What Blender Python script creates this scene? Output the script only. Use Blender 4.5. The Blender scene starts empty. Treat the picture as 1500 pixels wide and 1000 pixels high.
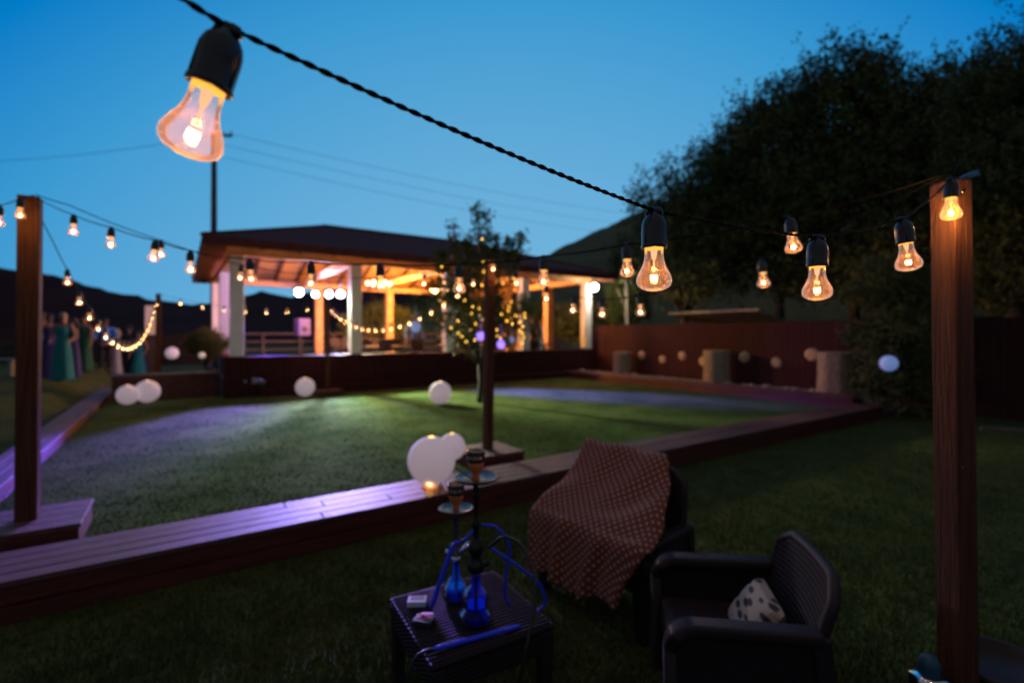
import bpy, bmesh, math, random
import numpy as np
from mathutils import Vector, Matrix
random.seed(7); rng = np.random.default_rng(7)
S = bpy.context.scene
COL = S.collection
# ------------------------------------------------------------------ camera, world, exposure
CAMZ, F, HX, HY = 1.55, 720.0, 750.0, 490.0
cd = bpy.data.cameras.new('camera'); cam = bpy.data.objects.new('camera', cd); COL.objects.link(cam)
cam.location = (0, 0, CAMZ); cam.rotation_euler = (math.pi/2, 0, 0)
cd.sensor_width = 36; cd.lens = 36*F/1500; cd.shift_y = -10/1500; cd.clip_start = .02; cd.clip_end = 2000
cd.dof.use_dof = True; cd.dof.focus_distance = .85; cd.dof.aperture_fstop = 2.1; cd.dof.aperture_blades = 0
S.camera = cam
w = bpy.data.worlds.new('World'); S.world = w; w.use_nodes = True
nt = w.node_tree; nt.nodes.clear()
wo = nt.nodes.new('ShaderNodeOutputWorld'); bg = nt.nodes.new('ShaderNodeBackground')
tc = nt.nodes.new('ShaderNodeTexCoord'); sp = nt.nodes.new('ShaderNodeSeparateXYZ')
m1 = nt.nodes.new('ShaderNodeMath'); m1.operation = 'MULTIPLY_ADD'; m1.inputs[1].default_value = -.8; m1.inputs[2].default_value = .8
m2 = nt.nodes.new('ShaderNodeMath'); m2.operation = 'MULTIPLY_ADD'; m2.inputs[1].default_value = .3
cr = nt.nodes.new('ShaderNodeValToRGB')
L = nt.links.new
L(tc.outputs['Generated'], sp.inputs[0]); L(sp.outputs['Y'], m1.inputs[0]); L(sp.outputs['Z'], m2.inputs[0]); L(m1.outputs[0], m2.inputs[2])
L(m2.outputs[0], cr.inputs[0]); L(cr.outputs[0], bg.inputs[0]); L(bg.outputs[0], wo.inputs[0])
stops = [(0, (.18,.47,.72)), (.12, (.135,.42,.70)), (.30, (.045,.32,.64)), (.42, (.0,.20,.57)), (.6, (.03,.12,.32)), (1, (.10,.115,.14))]
while len(cr.color_ramp.elements) < len(stops): cr.color_ramp.elements.new(.5)
for e, (p, c) in zip(cr.color_ramp.elements, stops): e.position = p; e.color = (*c, 1)
bg.inputs[1].default_value = 1.0
S.view_settings.view_transform = 'Standard'; S.view_settings.look = 'None'; S.view_settings.exposure = 0; S.view_settings.gamma = 1
S.view_settings.use_curve_mapping = False
try:
    S.cycles.use_denoising = True; S.cycles.sample_clamp_indirect = 4; S.cycles.caustics_reflective = False; S.cycles.caustics_refractive = False
    S.cycles.transparent_max_bounces = 16; S.cycles.max_bounces = 6
except Exception: pass
# ------------------------------------------------------------------ frames
UX, UY, VX, VY = .828, .561, -.561, .828
ANG = math.atan2(UY, UX)
def P(px, py, d): return Vector(((px-HX)/F*d, d, CAMZ-(py-HY)/F*d))
def UV(u, v, z=0): return Vector((u*UX+v*VX, u*UY+v*VY, z))
def uv_of(x, y): return x*UX+y*UY, x*VX+y*VY
def V_at(px, v):      # distance along a ray of column px where it meets the line v
    r = (px-HX)/F; return v/(VX*r+VY)
def U_at(px, u):
    r = (px-HX)/F; return u/(UX*r+UY)
# ------------------------------------------------------------------ materials
MATS = {}
def mat(name, col, rough=.6, col2=None, scale=8, bump=0, bscale=40, metal=0, spec=.5, stretch=(1,1,1), emit=None, es=0, detail=5, sub=0, coat=0, lo=.35, hi=.65):
    m = bpy.data.materials.new(name); m.use_nodes = True; n = m.node_tree; b = n.nodes['Principled BSDF']; lk = n.links.new
    b.inputs['Base Color'].default_value = (*col, 1); b.inputs['Roughness'].default_value = rough; b.inputs['Metallic'].default_value = metal
    b.inputs['Specular IOR Level'].default_value = spec
    if coat: b.inputs['Coat Weight'].default_value = coat; b.inputs['Coat Roughness'].default_value = .15
    if emit: b.inputs['Emission Color'].default_value = (*emit, 1); b.inputs['Emission Strength'].default_value = es
    if col2 or bump:
        t = n.nodes.new('ShaderNodeTexCoord'); mp = n.nodes.new('ShaderNodeMapping'); lk(t.outputs['Object'], mp.inputs[0]); mp.inputs['Scale'].default_value = stretch
    if col2:
        no = n.nodes.new('ShaderNodeTexNoise'); no.inputs['Scale'].default_value = scale; no.inputs['Detail'].default_value = detail; lk(mp.outputs[0], no.inputs[0])
        r = n.nodes.new('ShaderNodeValToRGB'); r.color_ramp.elements[0].position = lo; r.color_ramp.elements[1].position = hi
        r.color_ramp.elements[0].color = (*col, 1); r.color_ramp.elements[1].color = (*col2, 1); lk(no.outputs[0], r.inputs[0]); lk(r.outputs[0], b.inputs['Base Color'])
    if bump:
        nb = n.nodes.new('ShaderNodeTexNoise'); nb.inputs['Scale'].default_value = bscale; nb.inputs['Detail'].default_value = 4; lk(mp.outputs[0], nb.inputs[0])
        bu = n.nodes.new('ShaderNodeBump'); bu.inputs['Strength'].default_value = bump; bu.inputs['Distance'].default_value = .02; lk(nb.outputs[0], bu.inputs['Height']); lk(bu.outputs[0], b.inputs['Normal'])
    MATS[name] = m; return m
M = MATS
mat('grass_ground', (.050,.070,.020), .95, (.085,.100,.028), 3, .8, 60, spec=.1, detail=8)
mat('lawn_ground', (.045,.078,.026), 1, (.095,.130,.048), 1.3, .12, 50, spec=0, detail=8, lo=.3, hi=.7)
mat('blade', (.055,.078,.022), .9, (.090,.108,.030), 1.5, spec=.15)
mat('blade_lawn', (.045,.078,.026), 1, (.095,.130,.048), 1.3, spec=0)
mat('red_wood', (.060,.010,.009), .5, (.10,.018,.014), 5, .35, 22, stretch=(.5,6,6), spec=.4)
mat('deck_wood', (.070,.024,.026), .6, (.145,.054,.058), 5, .5, 30, stretch=(.4,9,9), spec=.5)
mat('post_wood', (.055,.020,.012), .65, (.125,.046,.026), 6, .8, 16, stretch=(11,11,.45), spec=.25, lo=.3, hi=.6)
mat('fence_wood', (.038,.009,.011), .75, (.060,.014,.016), 3, .3, 20, stretch=(6,6,.5), spec=.2)
mat('white_paint', (.82,.80,.79), .6, (.87,.85,.84), 3, .1, 30)
mat('ceiling_wood', (.62,.32,.13), .6, (.78,.44,.20), 3, .2, 18, stretch=(1,8,1))
mat('rafter_wood', (.16,.075,.035), .6, (.24,.11,.05), 3)
mat('roof_tile', (.11,.036,.036), .85, (.16,.052,.050), 4, .5, 14, stretch=(1,4,1), spec=.04)
mat('black_rubber', (.012,.012,.015), .32, spec=.6)
mat('cable', (.003,.003,.004), .7, spec=.12)
mat('rattan', (.018,.012,.017), .65, spec=.18)
mat('rattan_smooth', (.019,.013,.019), .55, spec=.28)
mat('dark_wood', (.020,.012,.012), .6, (.04,.022,.02), 6)
mat('bark', (.035,.026,.018), .9, (.07,.052,.036), 12, .8, 20, stretch=(3,3,.6))
mat('leaf', (.078,.100,.030), .6, (.135,.155,.048), 1.2, spec=.25)
mat('leaf_mid', (.085,.12,.03), .6, (.14,.17,.05), 2, spec=.2)
mat('leaf_light', (.05,.085,.022), .6, (.09,.12,.035), 2, spec=.25)
mat('hill_left', (.045,.014,.013), .95, (.07,.022,.018), .05, spec=.02)
mat('hill_right', (.10,.088,.045), .95, (.16,.13,.062), .12, spec=.02, detail=10)
mat('cut_wood', (.42,.30,.19), .8, (.60,.45,.30), 14, .3, 30)
mat('log_bark', (.24,.18,.12), .9, (.42,.33,.23), 9, .9, 14, stretch=(3,3,.8))
mat('stone', (.28,.25,.20), .9, (.48,.43,.36), 6, .7, 20)
mat('steel', (.18,.15,.13), .32, metal=1)
mat('chrome', (.75,.75,.78), .12, metal=1)
mat('black_metal', (.012,.011,.013), .35, metal=.4)
mat('clay', (.62,.17,.05), .6, (.72,.22,.07), 20)
mat('blue_hose', (.01,.045,.95), .4, spec=.5)
mat('black_hose', (.008,.008,.010), .35)
mat('pack_white', (.62,.66,.72), .5); mat('pack_dark', (.02,.022,.028), .4); mat('pack_red', (.42,.05,.03), .5)
mat('skin', (.20,.11,.075), .55); mat('eye', (.02,.015,.012), .3); mat('speaker', (.02,.02,.022), .6)
mat('purple_lit_cabinet', (.12,.07,.18), .6)  # loudspeaker cabinet, purple stage light put into its base colour
mat('teal_cloth', (.0,.17,.20), .8, bump=.3, bscale=12); mat('green_cloth', (.004,.075,.032), .8); mat('navy_cloth', (.025,.022,.10), .8)
mat('blue_cloth', (.02,.18,.60), .8); mat('sky_cloth', (.08,.20,.33), .8); mat('suit', (.012,.012,.018), .8); mat('white_cloth', (.24,.26,.32), .8)
mat('hair_dark', (.015,.010,.008), .5); mat('hair_blond', (.26,.20,.12), .5); mat('pink_cloth', (.40,.16,.14), .8)
mat('blue_plastic', (.005,.06,.12), .5); mat('pale_paint', (.16,.20,.24), .5)
mat('concrete', (.11,.10,.095), .9, (.17,.15,.14), 5, .4, 30)
mat('brick_red', (.07,.025,.022), .85, (.12,.045,.038), 9, .4, 20)
mat('brass', (.8,.5,.15), .3, metal=1)
def emis(name, col, s):
    m = bpy.data.materials.new(name); m.use_nodes = True; n = m.node_tree; n.nodes.clear()
    o = n.nodes.new('ShaderNodeOutputMaterial'); e = n.nodes.new('ShaderNodeEmission'); e.inputs[0].default_value = (*col, 1); e.inputs[1].default_value = s
    n.links.new(e.outputs[0], o.inputs[0]); MATS[name] = m
emis('filament', (1,.60,.24), 80); emis('collar_painted_glow', (1,.42,.03), 1.6); emis('stem_painted_glow', (1,.55,.28), 1.0)  # collar and stem emit in place of filament light falling on them
emis('fairy', (1,.52,.05), 11); emis('chandelier_bulb', (1,.62,.25), 22); emis('spot_lens', (.80,.78,1), 60)
emis('wall_lamp', (1,.92,.78), 26); emis('purple_glow', (.32,.18,1), 2.0); emis('candle_and_rim_glow', (1,.50,.12), 5)
def glass(name, tint, tr=.8, glow=.3, rough=.05, trans_col=(1,.62,.35), em=None):
    m = bpy.data.materials.new(name); m.use_nodes = True; n = m.node_tree; n.nodes.clear(); lk = n.links.new
    o = n.nodes.new('ShaderNodeOutputMaterial'); t = n.nodes.new('ShaderNodeBsdfTransparent'); t.inputs[0].default_value = (*tint, 1)
    g = n.nodes.new('ShaderNodeBsdfGlossy'); g.inputs[1].default_value = rough
    tl = n.nodes.new('ShaderNodeBsdfTranslucent'); tl.inputs[0].default_value = (*trans_col, 1)
    lw = n.nodes.new('ShaderNodeLayerWeight'); lw.inputs[0].default_value = .25
    mx = n.nodes.new('ShaderNodeMixShader'); mx.inputs[0].default_value = glow
    lk(t.outputs[0], mx.inputs[1]); lk(tl.outputs[0], mx.inputs[2])
    m2 = n.nodes.new('ShaderNodeMixShader'); lk(lw.outputs['Fresnel'], m2.inputs[0]); lk(mx.outputs[0], m2.inputs[1]); lk(g.outputs[0], m2.inputs[2])
    last = m2
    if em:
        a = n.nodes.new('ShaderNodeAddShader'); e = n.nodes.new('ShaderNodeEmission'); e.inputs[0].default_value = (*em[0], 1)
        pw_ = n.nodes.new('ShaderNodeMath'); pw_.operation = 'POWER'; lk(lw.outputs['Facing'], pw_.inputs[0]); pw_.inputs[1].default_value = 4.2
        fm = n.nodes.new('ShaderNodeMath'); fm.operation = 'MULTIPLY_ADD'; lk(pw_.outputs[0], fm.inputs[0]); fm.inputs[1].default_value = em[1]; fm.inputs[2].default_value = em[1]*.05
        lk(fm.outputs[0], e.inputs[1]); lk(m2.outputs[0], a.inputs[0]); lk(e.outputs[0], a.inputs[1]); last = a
    lk(last.outputs[0], o.inputs[0]); MATS[name] = m
glass('bulb_glass', (1,.97,.95), glow=.050, em=((1,.86,.76), .75), trans_col=(1,.40,.09), rough=.03)  # em paints a glow along the rims for bright glass edges
glass('blue_glass', (.10,.20,.85), glow=.25, trans_col=(.02,.08,.8), rough=.08)
glass('teal_glass', (.10,.45,.75), glow=.3, trans_col=(.02,.25,.6), rough=.08)
glass('clear_glass', (.8,.8,.85), glow=.05, trans_col=(.5,.5,.5), rough=.05)
def paper(name, es):
    m = mat(name, (.72,.66,.72), .8); n = m.node_tree; b = n.nodes['Principled BSDF']; lk = n.links.new
    b.inputs['Emission Color'].default_value = (.80,.60,.70, 1); b.inputs['Emission Strength'].default_value = es
    return m
paper('paper', .27)
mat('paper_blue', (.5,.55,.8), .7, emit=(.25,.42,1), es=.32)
mat('paper_small', (.6,.5,.5), .7, emit=(.8,.62,.52), es=.45)
# woven rattan pattern
def woven(m, sc):
    n = m.node_tree; b = n.nodes['Principled BSDF']; lk = n.links.new
    t = n.nodes.new('ShaderNodeTexCoord'); w1 = n.nodes.new('ShaderNodeTexWave'); w2 = n.nodes.new('ShaderNodeTexWave')
    w1.inputs['Scale'].default_value = sc; w2.inputs['Scale'].default_value = sc; w1.bands_direction = 'X'; w2.bands_direction = 'Z'
    mp = n.nodes.new('ShaderNodeMapping'); lk(t.outputs['Object'], mp.inputs[0]); mp.inputs['Rotation'].default_value = (.5,.0,0)
    lk(mp.outputs[0], w1.inputs[0]); lk(mp.outputs[0], w2.inputs[0])
    a = n.nodes.new('ShaderNodeMath'); a.operation = 'MULTIPLY'; lk(w1.outputs['Fac'], a.inputs[0]); lk(w2.outputs['Fac'], a.inputs[1])
    bu = n.nodes.new('ShaderNodeBump'); bu.inputs['Strength'].default_value = .9; bu.inputs['Distance'].default_value = .006; lk(a.outputs[0], bu.inputs['Height']); lk(bu.outputs[0], b.inputs['Normal'])
woven(M['rattan'], 22)
# blanket: maroon with small pale flowers (uv based)
def blanket_mat():
    m = mat('blanket', (.14,.040,.026), .9); n = m.node_tree; b = n.nodes['Principled BSDF']; lk = n.links.new
    t = n.nodes.new('ShaderNodeUVMap'); mp = n.nodes.new('ShaderNodeMapping'); lk(t.outputs[0], mp.inputs[0]); mp.inputs['Rotation'].default_value = (0,0,.785); mp.inputs['Scale'].default_value = (31,31,31)
    fr = n.nodes.new('ShaderNodeVectorMath'); fr.operation = 'FRACTION'; lk(mp.outputs[0], fr.inputs[0])
    sb = n.nodes.new('ShaderNodeVectorMath'); sb.operation = 'SUBTRACT'; lk(fr.outputs[0], sb.inputs[0]); sb.inputs[1].default_value = (.5,.5,0)
    ln = n.nodes.new('ShaderNodeVectorMath'); ln.operation = 'LENGTH'; lk(sb.outputs[0], ln.inputs[0])
    lt = n.nodes.new('ShaderNodeValToRGB'); e = lt.color_ramp.elements
    e[0].position = .0; e[0].color = (.07,.022,.02,1); e[1].position = .06; e[1].color = (.50,.32,.26,1)
    x = e.new(.17); x.color = (.44,.27,.21,1); x = e.new(.24); x.color = (.13,.036,.024,1)
    lk(ln.outputs['Value'], lt.inputs[0]); lk(lt.outputs[0], b.inputs['Base Color'])
    nb = n.nodes.new('ShaderNodeTexNoise'); nb.inputs['Scale'].default_value = 90; bu = n.nodes.new('ShaderNodeBump'); bu.inputs['Strength'].default_value = .4; bu.inputs['Distance'].default_value = .01
    lk(nb.outputs[0], bu.inputs['Height']); lk(bu.outputs[0], b.inputs['Normal'])
blanket_mat()
def cushion_mat():
    m = mat('cushion', (.36,.30,.26), .9); n = m.node_tree; b = n.nodes['Principled BSDF']; lk = n.links.new
    t = n.nodes.new('ShaderNodeTexCoord'); mp = n.nodes.new('ShaderNodeMapping'); lk(t.outputs['Object'], mp.inputs[0]); mp.inputs['Scale'].default_value = (9,1,17); mp.inputs['Rotation'].default_value = (0,.5,0)
    vo = n.nodes.new('ShaderNodeTexVoronoi'); vo.inputs['Scale'].default_value = 1; vo.inputs['Randomness'].default_value = .55; lk(mp.outputs[0], vo.inputs[0])
    r = n.nodes.new('ShaderNodeValToRGB'); r.color_ramp.elements[0].position = .33; r.color_ramp.elements[0].color = (.03,.025,.035,1); r.color_ramp.elements[1].position = .42; r.color_ramp.elements[1].color = (.36,.30,.26,1)
    lk(vo.outputs['Distance'], r.inputs[0]); lk(r.outputs[0], b.inputs['Base Color'])
cushion_mat()
# ------------------------------------------------------------------ mesh builder
class MB:
    def __init__(s): s.v = []; s.f = []; s.m = []; s.cur = 0
    def quad(s, pts):
        i = len(s.v); s.v += [tuple(p) for p in pts]; s.f.append(tuple(range(i, i+len(pts)))); s.m.append(s.cur)
    def hexa(s, c):   # 8 corners: bottom 4 ccw, top 4 ccw
        i = len(s.v); s.v += [tuple(p) for p in c]
        for f in ((3,2,1,0),(4,5,6,7),(0,1,5,4),(1,2,6,5),(2,3,7,6),(3,0,4,7)): s.f.append(tuple(i+k for k in f)); s.m.append(s.cur)
    def box(s, x0, x1, y0, y1, z0, z1):
        s.hexa([(x0,y0,z0),(x1,y0,z0),(x1,y1,z0),(x0,y1,z0),(x0,y0,z1),(x1,y0,z1),(x1,y1,z1),(x0,y1,z1)])
    def beam(s, a, b, wd, ht, up=(0,0,1)):
        a, b = Vector(a), Vector(b); d = (b-a).normalized(); sd = d.cross(Vector(up)).normalized()*wd/2; u = sd.cross(d).normalized()*ht/2
        s.hexa([a-sd-u, a+sd-u, b+sd-u, b-sd-u, a-sd+u, a+sd+u, b+sd+u, b-sd+u])
    def tube(s, pts, r, n=8, cap=True):
        pts = [Vector(p) for p in pts]; N = len(pts); rs = r if hasattr(r, '__len__') else [r]*N
        i0 = len(s.v); nrm = None
        for k, p in enumerate(pts):
            t = (pts[min(k+1, N-1)]-pts[max(k-1, 0)]).normalized()
            if nrm is None: nrm = t.orthogonal().normalized()
            nrm = (nrm - t*nrm.dot(t)); nrm = nrm.normalized() if nrm.length > 1e-6 else t.orthogonal().normalized()
            bn = t.cross(nrm)
            for j in range(n):
                a = 2*math.pi*j/n; s.v.append(tuple(p + (nrm*math.cos(a)+bn*math.sin(a))*rs[k]))
        for k in range(N-1):
            for j in range(n):
                a, b = i0+k*n+j, i0+k*n+(j+1)%n; s.f.append((a, b, b+n, a+n)); s.m.append(s.cur)
        if cap:
            s.f.append(tuple(i0+j for j in range(n))[::-1]); s.m.append(s.cur); s.f.append(tuple(i0+(N-1)*n+j for j in range(n))); s.m.append(s.cur)
    def lathe(s, prof, c=(0,0,0), n=20, sx=1, sy=1, wob=None):   # prof: (r, z)
        i0 = len(s.v)
        for k, (r, z) in enumerate(prof):
            for j in range(n):
                a = 2*math.pi*j/n; q = r*(wob(a, k) if wob else 1); s.v.append((c[0]+q*sx*math.cos(a), c[1]+q*sy*math.sin(a), c[2]+z))
        for k in range(len(prof)-1):
            for j in range(n):
                a, b = i0+k*n+j, i0+k*n+(j+1)%n; s.f.append((a, a+n, b+n, b)); s.m.append(s.cur)
    def ball(s, c, r, n=16, k=10, sx=1, sy=1, sz=1):
        s.lathe([(r*math.sin(math.pi*i/k)+1e-5, r*sz*math.cos(math.pi*i/k)) for i in range(k+1)], c, n, sx, sy)
    def mesh(s, name, mats, smooth=False):
        me = bpy.data.meshes.new(name); me.from_pydata(s.v, [], s.f)
        for m in (mats if isinstance(mats, (list, tuple)) else [mats]): me.materials.append(M[m])
        if isinstance(mats, (list, tuple)): me.polygons.foreach_set('material_index', s.m)
        if smooth: me.polygons.foreach_set('use_smooth', [True]*len(me.polygons))
        me.update(); return me
def link(name, me, parent=None, loc=None):
    o = bpy.data.objects.new(name, me); COL.objects.link(o)
    if parent: o.parent = parent
    if loc is not None: o.location = loc
    return o
def part(name, mb, mats, parent=None, smooth=False, bevel=0, label=None, loc=None):
    o = link(name, mb.mesh(name, mats, smooth), parent, loc)
    if bevel:
        b = o.modifiers.new('bevel', 'BEVEL'); b.width = bevel; b.segments = 2; b.limit_method = 'ANGLE'
    if label: o['label'] = label
    return o
def tag(o, label, cat, group=None):
    o['label'] = label; o['category'] = cat
    if group: o['group'] = group
    return o
def thing(name, label, cat, loc=(0,0,0), rz=0, group=None):
    o = bpy.data.objects.new(name, None); COL.objects.link(o); o.location = loc; o.rotation_euler = (0,0,rz); o.empty_display_size = .1
    return tag(o, label, cat, group)
def struct(o, kind='structure'): o['kind'] = kind; return o
def smooth_path(pts, n=8):
    pts = [Vector(p) for p in pts]; out = []
    q = [pts[0]*2-pts[1]] + pts + [pts[-1]*2-pts[-2]]
    for i in range(1, len(q)-2):
        for k in range(n):
            t = k/n; a, b, c, d = q[i-1], q[i], q[i+1], q[i+2]
            out.append(.5*((2*b)+(c-a)*t+(2*a-5*b+4*c-d)*t*t+(3*b-a-3*c+d)*t*t*t))
    out.append(pts[-1]); return out
def light(name, kind, loc, col, power, parent=None, **k):
    l = bpy.data.lights.new(name, kind); l.color = col; l.energy = power
    for a, b in k.items():
        if hasattr(l, a): setattr(l, a, b)
    o = bpy.data.objects.new(name, l); COL.objects.link(o); o.location = loc
    if parent: o.parent = parent
    return o
def aim(o, src, dst): o.rotation_euler = (Vector(dst)-Vector(src)).to_track_quat('-Z', 'Y').to_euler()
# ------------------------------------------------------------------ ground, lawn, hills
def gz(x, y):
    u, v = uv_of(x, y)
    if u < -1.6:
        t = min(1, max(0, (v-8.5)/5)); a = min(1, (-1.6-u)/.5); return .45*t*t*(3-2*t)*a
    return 0
g = MB(); xs = [-70,-50,-40,-32,-26]+[-22+.5*i for i in range(69)]+[14,18,24,34,50,70]; ys = [-12,-6,-3]+[-1+.5*i for i in range(75)]+[40,46,55,70]
g.v = [(x, y, gz(x, y)) for y in ys for x in xs]; nx = len(xs)
g.f = [(j*nx+i, j*nx+i+1, (j+1)*nx+i+1, (j+1)*nx+i) for j in range(len(ys)-1) for i in range(nx-1)]; g.m = [0]*len(g.f)
struct(part('ground', g, 'grass_ground', smooth=True))
t = MB(); t.quad([(-900,-300,-.06),(900,-300,-.06),(900,1200,-.06),(-900,1200,-.06)]); struct(part('terrain', t, 'grass_ground'))
lw = MB(); a = [UV(-1.28,4.2), UV(10.9,4.2), UV(10.9,13.55), UV(-1.28,13.55)]
lw.hexa([(p.x,p.y,.004) for p in a]+[(p.x,p.y,.1) for p in a]); struct(part('lawn', lw, 'lawn_ground'))
def ridge(name, pts, dist, m, depth, n=160):
    mb = MB(); K = 14; x0, x1 = pts[0][0], pts[-1][0]
    for i in range(n+1):
        px = x0+(x1-x0)*i/n
        for (a, b), (c, d) in zip(pts, pts[1:]):
            if a <= px <= c: y = b+(d-b)*(px-a)/(c-a); break
        ang = math.atan2(px-HX, F); rr = dist/math.cos(ang) if abs(ang) < 1 else dist*1.8
        z = CAMZ+(HY-y)/F*dist + (math.sin(px*.35)+math.sin(px*.13+1)*1.5+random.random()*1.6)*dist*.0010
        for k in range(K+1):
            s = k/K; q = 1-s; rad = rr-depth*s; zz = -.3+(z+.3)*(q**1.15)*(1+.06*math.sin(px*.05+s*9)*s)
            mb.v.append((math.sin(ang)*rad, math.cos(ang)*rad, zz))
        back = rr+depth*.5; mb.v.append((math.sin(ang)*back, math.cos(ang)*back, -.3))
    for i in range(n):
        o, p = i*(K+2), (i+1)*(K+2)
        for k in range(K): mb.f.append((o+k, p+k, p+k+1, o+k+1)); mb.m.append(0)
        mb.f.append((o+K+1, p+K+1, p, o)); mb.m.append(0)
    return struct(part(name, mb, m, smooth=True))
ridge('hill', [(-900,300),(-200,360),(0,393),(75,402),(150,425),(230,440),(290,447),(335,440),(380,427),(428,436),(455,428),(520,415),(700,408),(800,415),(900,440)], 150, 'hill_left', 90)
ridge('hill', [(560,470),(700,425),(760,385),(800,374),(850,350),(900,328),(940,308),(1000,285),(1100,240),(1300,200),(1700,160),(2600,160)], 115, 'hill_right', 75)
# grass blades
def blades(name, pos, hmin, hmax, m, wd=.004):
    n = len(pos); a = rng.uniform(0, 2*np.pi, n); h = rng.uniform(hmin, hmax, n)*(1+.45*np.sin(pos[:,0]*9+3*np.sin(pos[:,1]*4))*np.sin(pos[:,1]*11+2*np.sin(pos[:,0]*5))); ln = rng.uniform(0, .6, n)*h; b = rng.uniform(0, 2*np.pi, n)
    dx = np.cos(a)*wd; dy = np.sin(a)*wd; v = np.zeros((n,3,3)); v[:,0] = pos; v[:,1] = pos; v[:,2] = pos
    v[:,0,0] -= dx; v[:,0,1] -= dy; v[:,1,0] += dx; v[:,1,1] += dy; v[:,2,0] += np.cos(b)*ln; v[:,2,1] += np.sin(b)*ln; v[:,2,2] += h
    me = bpy.data.meshes.new(name); me.vertices.add(n*3); me.vertices.foreach_set('co', v.ravel()); me.loops.add(n*3); me.loops.foreach_set('vertex_index', np.arange(n*3, dtype=np.int32))
    me.polygons.add(n); me.polygons.foreach_set('loop_start', np.arange(0, n*3, 3, dtype=np.int32)); me.polygons.foreach_set('loop_total', np.full(n, 3, dtype=np.int32))
    me.materials.append(M[m]); me.update(calc_edges=True); me.validate(); o = link(name, me); o['kind'] = 'stuff'; return o
r = 1.3*np.exp(rng.uniform(0, 1, 210000)*math.log(11/1.3)); th = rng.uniform(-.92, .92, len(r)); X = r*np.sin(th); Y = r*np.cos(th)
U = X*UX+Y*UY; Vv = X*VX+Y*VY
k = (Vv < 3.66) & (U < 12.1)
blades('grass', np.stack([X[k], Y[k], np.zeros(k.sum())], 1), .015, .045, 'blade')
k = (Vv > 4.25) & (Vv < 12.9) & (U > -1.25) & (U < 10.85); 
r = 4*np.exp(rng.uniform(0, 1, 130000)*math.log(14/4)); th = rng.uniform(-.85, .6, len(r)); X = r*np.sin(th); Y = r*np.cos(th); U = X*UX+Y*UY; Vv = X*VX+Y*VY
k = (Vv > 4.25) & (Vv < 12.85) & (U > -1.25) & (U < 10.85)
blades('grass', np.stack([X[k], Y[k], np.full(k.sum(), .1)], 1), .005, .012, 'blade_lawn', .005)
# ------------------------------------------------------------------ wooden borders
def border(label, loc, rz, length, width, ztop, nplank, m='deck_wood', base=0, side=True):
    t = thing('wooden_border', label, 'wooden border', loc, rz)
    pw = width/nplank
    for i in range(nplank):
        mb = MB(); x = 0
        while x < length:
            l = min(random.uniform(2.6,3.4), length-x); mb.box(x+.003, x+l-.003, i*pw+.004, (i+1)*pw-.004, ztop-.03, ztop+random.uniform(-.002,.002)); x += l
        part('plank', mb, m, t, bevel=.005)
    f = MB(); h = ztop-.032-base; hh = h/2
    f.box(0, length, .012, .04, base+.002, base+hh-.004); f.box(0, length, .015, .04, base+hh+.004, base+h); part('fascia_board', f, 'red_wood', t, bevel=.004)
    f = MB(); f.box(0, length, width-.04, width-.012, base+.002, base+h); part('fascia_board', f, 'red_wood', t, bevel=.004)
    return t
border('long raised wooden border of four planks crossing in front of the lit lawn', UV(-7.5,3.67), ANG, 18.3, .53, .235, 4)
border('narrow raised plank walkway along the left side of the lit lawn', UV(-1.28,4.22), ANG+math.pi/2, 11.7, .34, .235, 3)
border('purple lit plank border in front of the log stumps by the red fence', UV(11.4,4.22), ANG+math.pi/2, 8.7, .5, .32, 4)
pl = MB(); a = [UV(11.41,3.9), UV(12.12,3.9), UV(12.12,13.2), UV(11.41,13.2)]; pl.hexa([(p.x,p.y,.0) for p in a]+[(p.x,p.y,.27) for p in a])
tag(part('flower_bed', pl, 'stone'), 'stony flower bed strip at the foot of the dark red fence', 'flower bed')
for i in range(26):
    v = 4.2+i*.34+random.uniform(-.1,.1); s = random.uniform(.05,.11)
    mb = MB(); mb.ball((0,0,s*.4), s, 12, 8, random.uniform(.9,1.5), 1, .6); o = part('stone', mb, 'stone', smooth=True, loc=UV(11.52+random.uniform(0,.1), v, .27))
    tag(o, 'rounded pale stone in the row edging the flower bed by the red fence', 'stone', 'stones edging the flower bed')
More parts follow.
